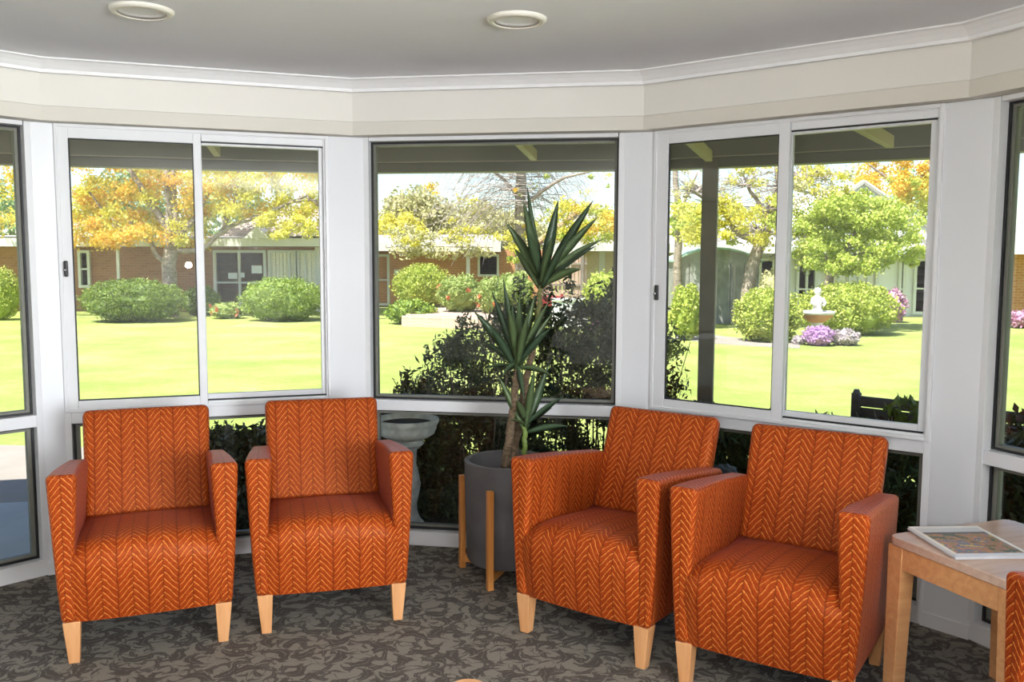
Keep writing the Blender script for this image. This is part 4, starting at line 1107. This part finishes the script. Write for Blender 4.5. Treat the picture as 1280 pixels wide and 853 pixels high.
# brick house in the far right window
Y = 27.5; YE = 26.6
o = Vector((at(1300, 395, Y).x, Y, GZ)); hb = empty('house', o); tag(hb, 'orange brick house with white fascia in the far right window', 'house')
xL, xR = at(1246, 350, Y).x-o.x, at(1420, 350, Y).x-o.x
zE = at(1290, 318, YE).z-GZ
MB().box(((xL+xR)/2, .15, zE/2+.05), (xR-xL, .3, zE+.1)).build('wall', M['brick2'], hb)
eaves(hb, o, ((1238, 318), (1430, 318)), ((1238, 301), (1430, 301)), M['white'], YE, 1.1)
a = at(1238, 301, YE)-o; b = at(1430, 301, YE)-o
mb = MB(); mb.add([(a.x, a.y, a.z), (b.x, b.y, b.z), (b.x, b.y+5, b.z+.5), (a.x, a.y+5, a.z+.5), (a.x, a.y+5, a.z-.2), (b.x, b.y+5, b.z-.2)], [(0, 1, 2, 3), (3, 2, 5, 4), (0, 4, 5, 1), (0, 3, 4), (1, 5, 2)]); mb.build('roof', M['iron'], hb)

# ---- trees
def limb(mb, pts, r0, r1, seed, seg=7, n=4):
    rg = random.Random(seed); out = []
    for i in range(len(pts)-1):
        a, b = Vector(pts[i]), Vector(pts[i+1]); L = (b-a).length
        for k in range(n): out.append(a.lerp(b, k/n)+Vector((rg.uniform(-1, 1), rg.uniform(-1, 1), rg.uniform(-1, 1)))*L*.025*(k > 0))
    out.append(Vector(pts[-1]))
    mb.tube(out, [r0+(r1-r0)*i/(len(out)-1) for i in range(len(out))], seg)
def tree(name, label, base, Y, trunkpts, r, limbs, crown, parts, seed, cat='tree', twigs=None):
    """trunk and limbs given in pixels at depth Y(+dy); crown: [(px,py,rpx_x,rpx_z,n,dy,matkey)]"""
    o = at(base[0], base[1], Y); o.z = GZ
    t = empty(name, o); tag(t, label, cat)
    P = lambda px, py, dy=0: at(px, py, Y+dy)-o
    mb = MB(); pts = [Vector((0, 0, -.05))]+[P(*q) for q in trunkpts]
    limb(mb, pts, r[0], r[1], seed, 10)
    mb.build('trunk', M['bark'], t, smooth=True)
    mb = MB()
    for k, (pl_, a, b) in enumerate(limbs): limb(mb, [P(*q) for q in pl_], a, b, seed+k, 6)
    if limbs: mb.build('branches', M['bark'], t, smooth=True)
    if twigs: mb = MB(); twigs(mb, P); mb.build('twigs', M['twig'], t)
    bym = {}
    for (px, py, rx, rz, n, dy, mk) in crown:
        c = P(px, py, dy); s = (Y+dy)/F_PX
        bym.setdefault(mk, []).append((c.x, c.y, c.z, rx*s, max(rx, rz)*s*.9, rz*s, n))
    for mk, bl in bym.items(): leaves('crown', bl, parts, M[mk], t, seed, asp=.6, shell=.25)
    return t
rg = random.Random(77)
def scatter(x0, x1, y0, y1, k, rpx, n, mats, dy=(-1.5, 1.5), keep=None):
    out = []
    while len(out) < k:
        x, y = rg.uniform(x0, x1), rg.uniform(y0, y1)
        if keep and not keep(x, y): continue
        q = rpx*(.6+.8*rg.random()); out.append((x, y, q*1.25, q*.85, int(n*(.6+.8*rg.random())), rg.uniform(*dy), rg.choice(mats)))
    return out
crown = scatter(84, 250, 188, 305, 115, 16, 190, ['autumn', 'yellow', 'yellow', 'orange'], (-.5, 1.6)) + scatter(250, 400, 190, 268, 90, 15, 170, ['yellow', 'yellow', 'autumn'], (-.5, 1.6), keep=lambda x, y: y < 300-(x-250)*.22 ) \
    + scatter(320, 420, 268, 298, 26, 9, 110, ['yellow', 'yellow']) + scatter(96, 180, 276, 304, 24, 11, 140, ['orange', 'autumn']) + scatter(-60, 84, 190, 290, 34, 14, 80, ['autumn', 'yellow']) \
    + scatter(60, 440, 120, 190, 50, 15, 80, ['autumn', 'yellow'])
tree('autumn_tree', 'big autumn tree with yellow leaves and a thick forked trunk in the left sliding window', (213, 396), 26.6,
     [(212, 360), (211, 335), (214, 312)], (.23, .20),
     [([(214, 314), (213, 285), (212, 250), (208, 205), (206, 150)], .17, .08), ([(216, 312), (224, 290), (218, 255), (214, 190)], .13, .06), ([(213, 292), (196, 265), (178, 238), (164, 214), (150, 200)], .13, .05),
      ([(210, 332), (196, 320), (188, 302), (170, 295), (150, 284), (128, 262), (112, 240)], .085, .035), ([(216, 308), (236, 282), (248, 268), (262, 240)], .13, .05),
      ([(216, 314), (250, 314), (262, 305), (270, 296), (290, 282), (330, 268), (366, 252), (384, 244)], .09, .035), ([(276, 292), (288, 268), (296, 240), (298, 205)], .07, .03), ([(150, 284), (128, 282), (100, 276)], .06, .03),
      ([(366, 252), (392, 250), (412, 258)], .05, .025), ([(384, 246), (404, 262)], .05, .025)],
     crown, .095, 50)
# gum trees further back
def bgtree(label, px, Y, top, w, mk, seed, n=3600, size=.26, name='tree', k=20, base=396):
    t0 = at(px, base, Y); c = at(px, top, Y); s = Y/F_PX
    o = empty(name, (t0.x, Y, GZ)); tag(o, label, 'tree')
    h = c.z-GZ
    MB().tube([(0, 0, 0), (.1, 0, h*.3), (-.1, 0, h*.7)], [.25, .2, .1], 7).build('trunk', M['bark'], o)
    leaves('crown', lumps((0, 0, h*.62), (w*s, w*s*.8, h*.38), k, n, seed, .38), size, M[mk], o, seed, shell=.35, asp=.6)
    return o
bgtree('green gum tree behind the autumn tree in the left sliding window', 168, 40, 205, 62, 'gum', 61, 2600, .3)
bgtree('grey-green gum tree behind the house at the far left', 20, 44, 215, 60, 'gum', 62, 2200, .3)
bgtree('pale green gum tree behind the tiled roof on the left', 285, 42, 212, 52, 'gum', 63, 1800, .3)
bgtree('olive tree behind the orange brick wing, left part of the middle window', 520, 40, 232, 52, 'olive', 64, 12000, .17, k=30)
bgtree('rounded olive tree with fading leaves behind the orange brick wing, left of the bare tree', 590, 41, 250, 66, 'olive', 65, 12000, .17, k=30)
bgtree('hazy olive tree behind the orange brick wing, close to the bare trunk', 640, 42, 262, 52, 'olive', 69, 9000, .17, k=26)
bgtree('yellow-green tree low behind the fascia of the orange brick wing', 500, 38, 262, 40, 'yellow', 70, 5000, .17, k=22)
bgtree('yellowing tree behind the cream house, right of the yucca head', 775, 40, 262, 46, 'yellow', 66, 1700, .26)
bgtree('olive tree low behind the shed in the right sliding window', 876, 40, 262, 44, 'olive', 67, 2400, .26)
bgtree('dark grey-green gum tree behind the orange leaves at the right', 1150, 46, 196, 48, 'gum', 68, 1300, .28)
# bare tree with hanging twigs
def tw(mb, P):
    rt = random.Random(9)
    for k in range(400):
        s = (rt.uniform(630, 668), rt.uniform(150, 262)); dx = rt.choice((-1, 1))*rt.uniform(15, 110); pts = []
        for j in range(5):
            f = j/4; pts.append(P(s[0]+dx*f, s[1]-20*f+rt.uniform(25, 95)*f*f, rt.uniform(-.5, .5)+dx*.01))
        mb.tube(pts, [.010, .009, .008, .007, .005], 4)
crown = scatter(560, 640, 250, 300, 14, 9, 40, ['yellow', 'yellow']) + scatter(536, 560, 228, 245, 4, 7, 40, ['autumn']) + scatter(660, 770, 215, 285, 16, 7, 30, ['yellow', 'limetree']) + scatter(636, 664, 285, 330, 14, 7, 70, ['yellow', 'limetree']) + scatter(644, 658, 210, 290, 16, 4, 30, ['olive', 'autumn']) + scatter(690, 778, 255, 300, 40, 11, 130, ['yellow', 'autumn', 'yellow', 'limetree']) + scatter(480, 640, 285, 306, 34, 8, 80, ['yellow', 'olive'])
tree('bare_tree', 'tall nearly bare tree with a vine-wrapped trunk and hanging twigs in the middle window', (652, 396), 30.0, [(651, 330), (650, 270), (651, 215), (648, 150)], (.23, .16),
     [([(650, 250), (630, 225), (606, 205), (580, 200)], .08, .03), ([(651, 262), (676, 240), (706, 222), (740, 214)], .08, .03), ([(650, 215), (620, 190), (590, 170)], .07, .03), ([(650, 210), (690, 190), (740, 180)], .07, .03)], crown, .10, 51, twigs=tw)
leafy = bpy.data.objects['bare_tree']
# leaning, mostly bare tree in the right sliding window
def tw2(mb, P):
    rt = random.Random(19)
    starts = [(965, 262), (930, 232), (900, 262), (985, 235), (870, 240), (1005, 230), (948, 290)]
    for k in range(420):
        s = rt.choice(starts); ang = rt.uniform(PI*.95, PI*2.05); L = rt.uniform(18, 62); pts = []
        for j in range(5):
            f = j/4; pts.append(P(s[0]+math.cos(ang)*L*f+rt.uniform(-3, 3), s[1]+math.sin(ang)*L*f*.8+10*f*f+rt.uniform(-2, 2), rt.uniform(-.4, .4)))
        mb.tube(pts, [.013, .011, .009, .007, .004], 4)
crown = scatter(845, 985, 250, 305, 60, 11, 130, ['yellow', 'yellow', 'limetree']) + scatter(845, 1010, 205, 250, 34, 9, 50, ['yellow', 'olive']) + scatter(995, 1065, 205, 262, 26, 12, 90, ['yellow', 'olive'])
tree('leaning_tree', 'leaning tree with bare twigs and yellow leaves behind the grey shed', (930, 402), 23.6, [(934, 375), (940, 335), (952, 300), (966, 262)], (.20, .13),
     [([(950, 305), (922, 292), (902, 262), (880, 238)], .10, .03), ([(966, 262), (985, 236), (1005, 228)], .09, .03), ([(962, 272), (938, 240), (926, 214)], .07, .02), ([(966, 262), (972, 230), (968, 200)], .07, .03),
      ([(902, 264), (870, 242), (850, 234)], .05, .02), ([(1005, 228), (1025, 212)], .05, .02)], crown, .085, 52, twigs=tw2)
tree('slim_tree', 'slim brown trunk at the left edge of the right sliding window', (847, 398), 24.5, [(847, 350), (848, 290), (846, 240), (842, 190)], (.13, .07), [([(847, 270), (862, 240), (872, 215)], .05, .02)],
     scatter(838, 880, 262, 308, 12, 8, 50, ['limetree', 'yellow']), .16, 53)
# lime tree
crown = scatter(996, 1152, 268, 340, 130, 12, 190, ['limetree'], (-1.2, 1.2), keep=lambda x, y: y < 342-abs(x-1070)*.18) + scatter(1020, 1128, 232, 280, 60, 12, 180, ['limetree'], (-1, 1), keep=lambda x, y: y > 232+abs(x-1072)*.5)
tree('lime_tree', 'small spreading tree with fresh lime green leaves above the large lime bush', (1034, 398), 22.6, [(1034, 362), (1037, 345), (1050, 325)], (.12, .09),
     [([(1048, 328), (1065, 300), (1080, 270), (1076, 240)], .07, .02), ([(1048, 328), (1090, 312), (1130, 295)], .06, .02), ([(1044, 332), (1020, 310), (1005, 295)], .05, .02)], crown, .08, 54)
crown = scatter(1075, 1185, 194, 240, 46, 11, 160, ['orange', 'autumn', 'autumn']) + scatter(1118, 1190, 222, 262, 40, 11, 160, ['yellow', 'limetree'])
tree('orange_tree', 'orange-leaved autumn tree behind the gable roof at the right', (1140, 392), 34.0, [(1140, 330), (1136, 270), (1134, 230)], (.25, .15),
     [([(1135, 250), (1105, 220), (1085, 205)], .08, .03), ([(1134, 240), (1160, 215), (1178, 200)], .08, .03)], crown, .12, 55)

# ================================================================== LIGHT, SKY, CAMERA
world = bpy.data.worlds.new('sky'); bpy.context.scene.world = world; world.use_nodes = True
wt = world.node_tree; wt.nodes.clear()
sky = wt.nodes.new('ShaderNodeTexSky'); sky.sky_type = 'NISHITA'; sky.sun_disc = False
sky.sun_elevation = rad(56); sky.sun_rotation = rad(200); sky.air_density = 1.0; sky.dust_density = .6; sky.ozone_density = 1.4
bg = wt.nodes.new('ShaderNodeBackground'); bg.inputs[1].default_value = .19
wo = wt.nodes.new('ShaderNodeOutputWorld')
wt.links.new(sky.outputs[0], bg.inputs[0]); wt.links.new(bg.outputs[0], wo.inputs[0])

def light(name, typ, loc, energy, color=(1, 1, 1), size=None, target=None, sizey=None):
    l = bpy.data.lights.new(name, typ); l.energy = energy; l.color = color
    if typ == 'AREA': l.shape = 'RECTANGLE'; l.size = size; l.size_y = sizey or size
    elif size is not None and typ == 'POINT': l.shadow_soft_size = size
    o = bpy.data.objects.new(name, l); C.objects.link(o); o.location = loc
    if target is not None: o.rotation_euler = (Vector(target)-Vector(loc)).to_track_quat('-Z', 'Y').to_euler()
    return o
sun = light('sun', 'SUN', (-10, -10, 20), 9.5, (1, .96, .88)); sun.data.angle = rad(.6)
sun.rotation_euler = (-Vector((-.42, -.40, 1.0))).to_track_quat('-Z', 'Y').to_euler()
light('side_window_daylight', 'AREA', (RX+.05, -1.65, 1.4), 330, (.92, .96, 1), 2.4, (-1.2, 1.0, 1.3), 1.35)
light('camera_flash', 'POINT', (-.16, -.03, 1.44), 52, (1, .985, .96), .03)
light('added_ceiling_fill', 'AREA', (1.6, -1.2, 1.75), 150, (1, .995, .98), 1.6, (1.6, -1.2, 3.0), 1.0)  # added lamp out of view, aimed up to brighten the ceiling

cd = bpy.data.cameras.new('camera'); cam = bpy.data.objects.new('camera', cd); C.objects.link(cam)
cd.sensor_width = 36; cd.lens = F_PX/1280*36; cd.clip_end = 400
cam.location = (0, 0, EYE)
cam.rotation_euler = (Matrix.Rotation(PI/2-PITCH, 3, 'X') @ Matrix.Rotation(-ROLL, 3, 'Z')).to_euler()
sc = bpy.context.scene; sc.camera = cam
sc.view_settings.view_transform = 'Standard'; sc.view_settings.look = 'None'; sc.view_settings.gamma = 1; sc.view_settings.exposure = .34
sc.view_settings.use_curve_mapping = False
cy = sc.cycles
cy.use_denoising = True; cy.max_bounces = 10; cy.diffuse_bounces = 5; cy.transparent_max_bounces = 24; cy.glossy_bounces = 4
cy.caustics_reflective = False; cy.caustics_refractive = False; cy.sample_clamp_indirect = 8
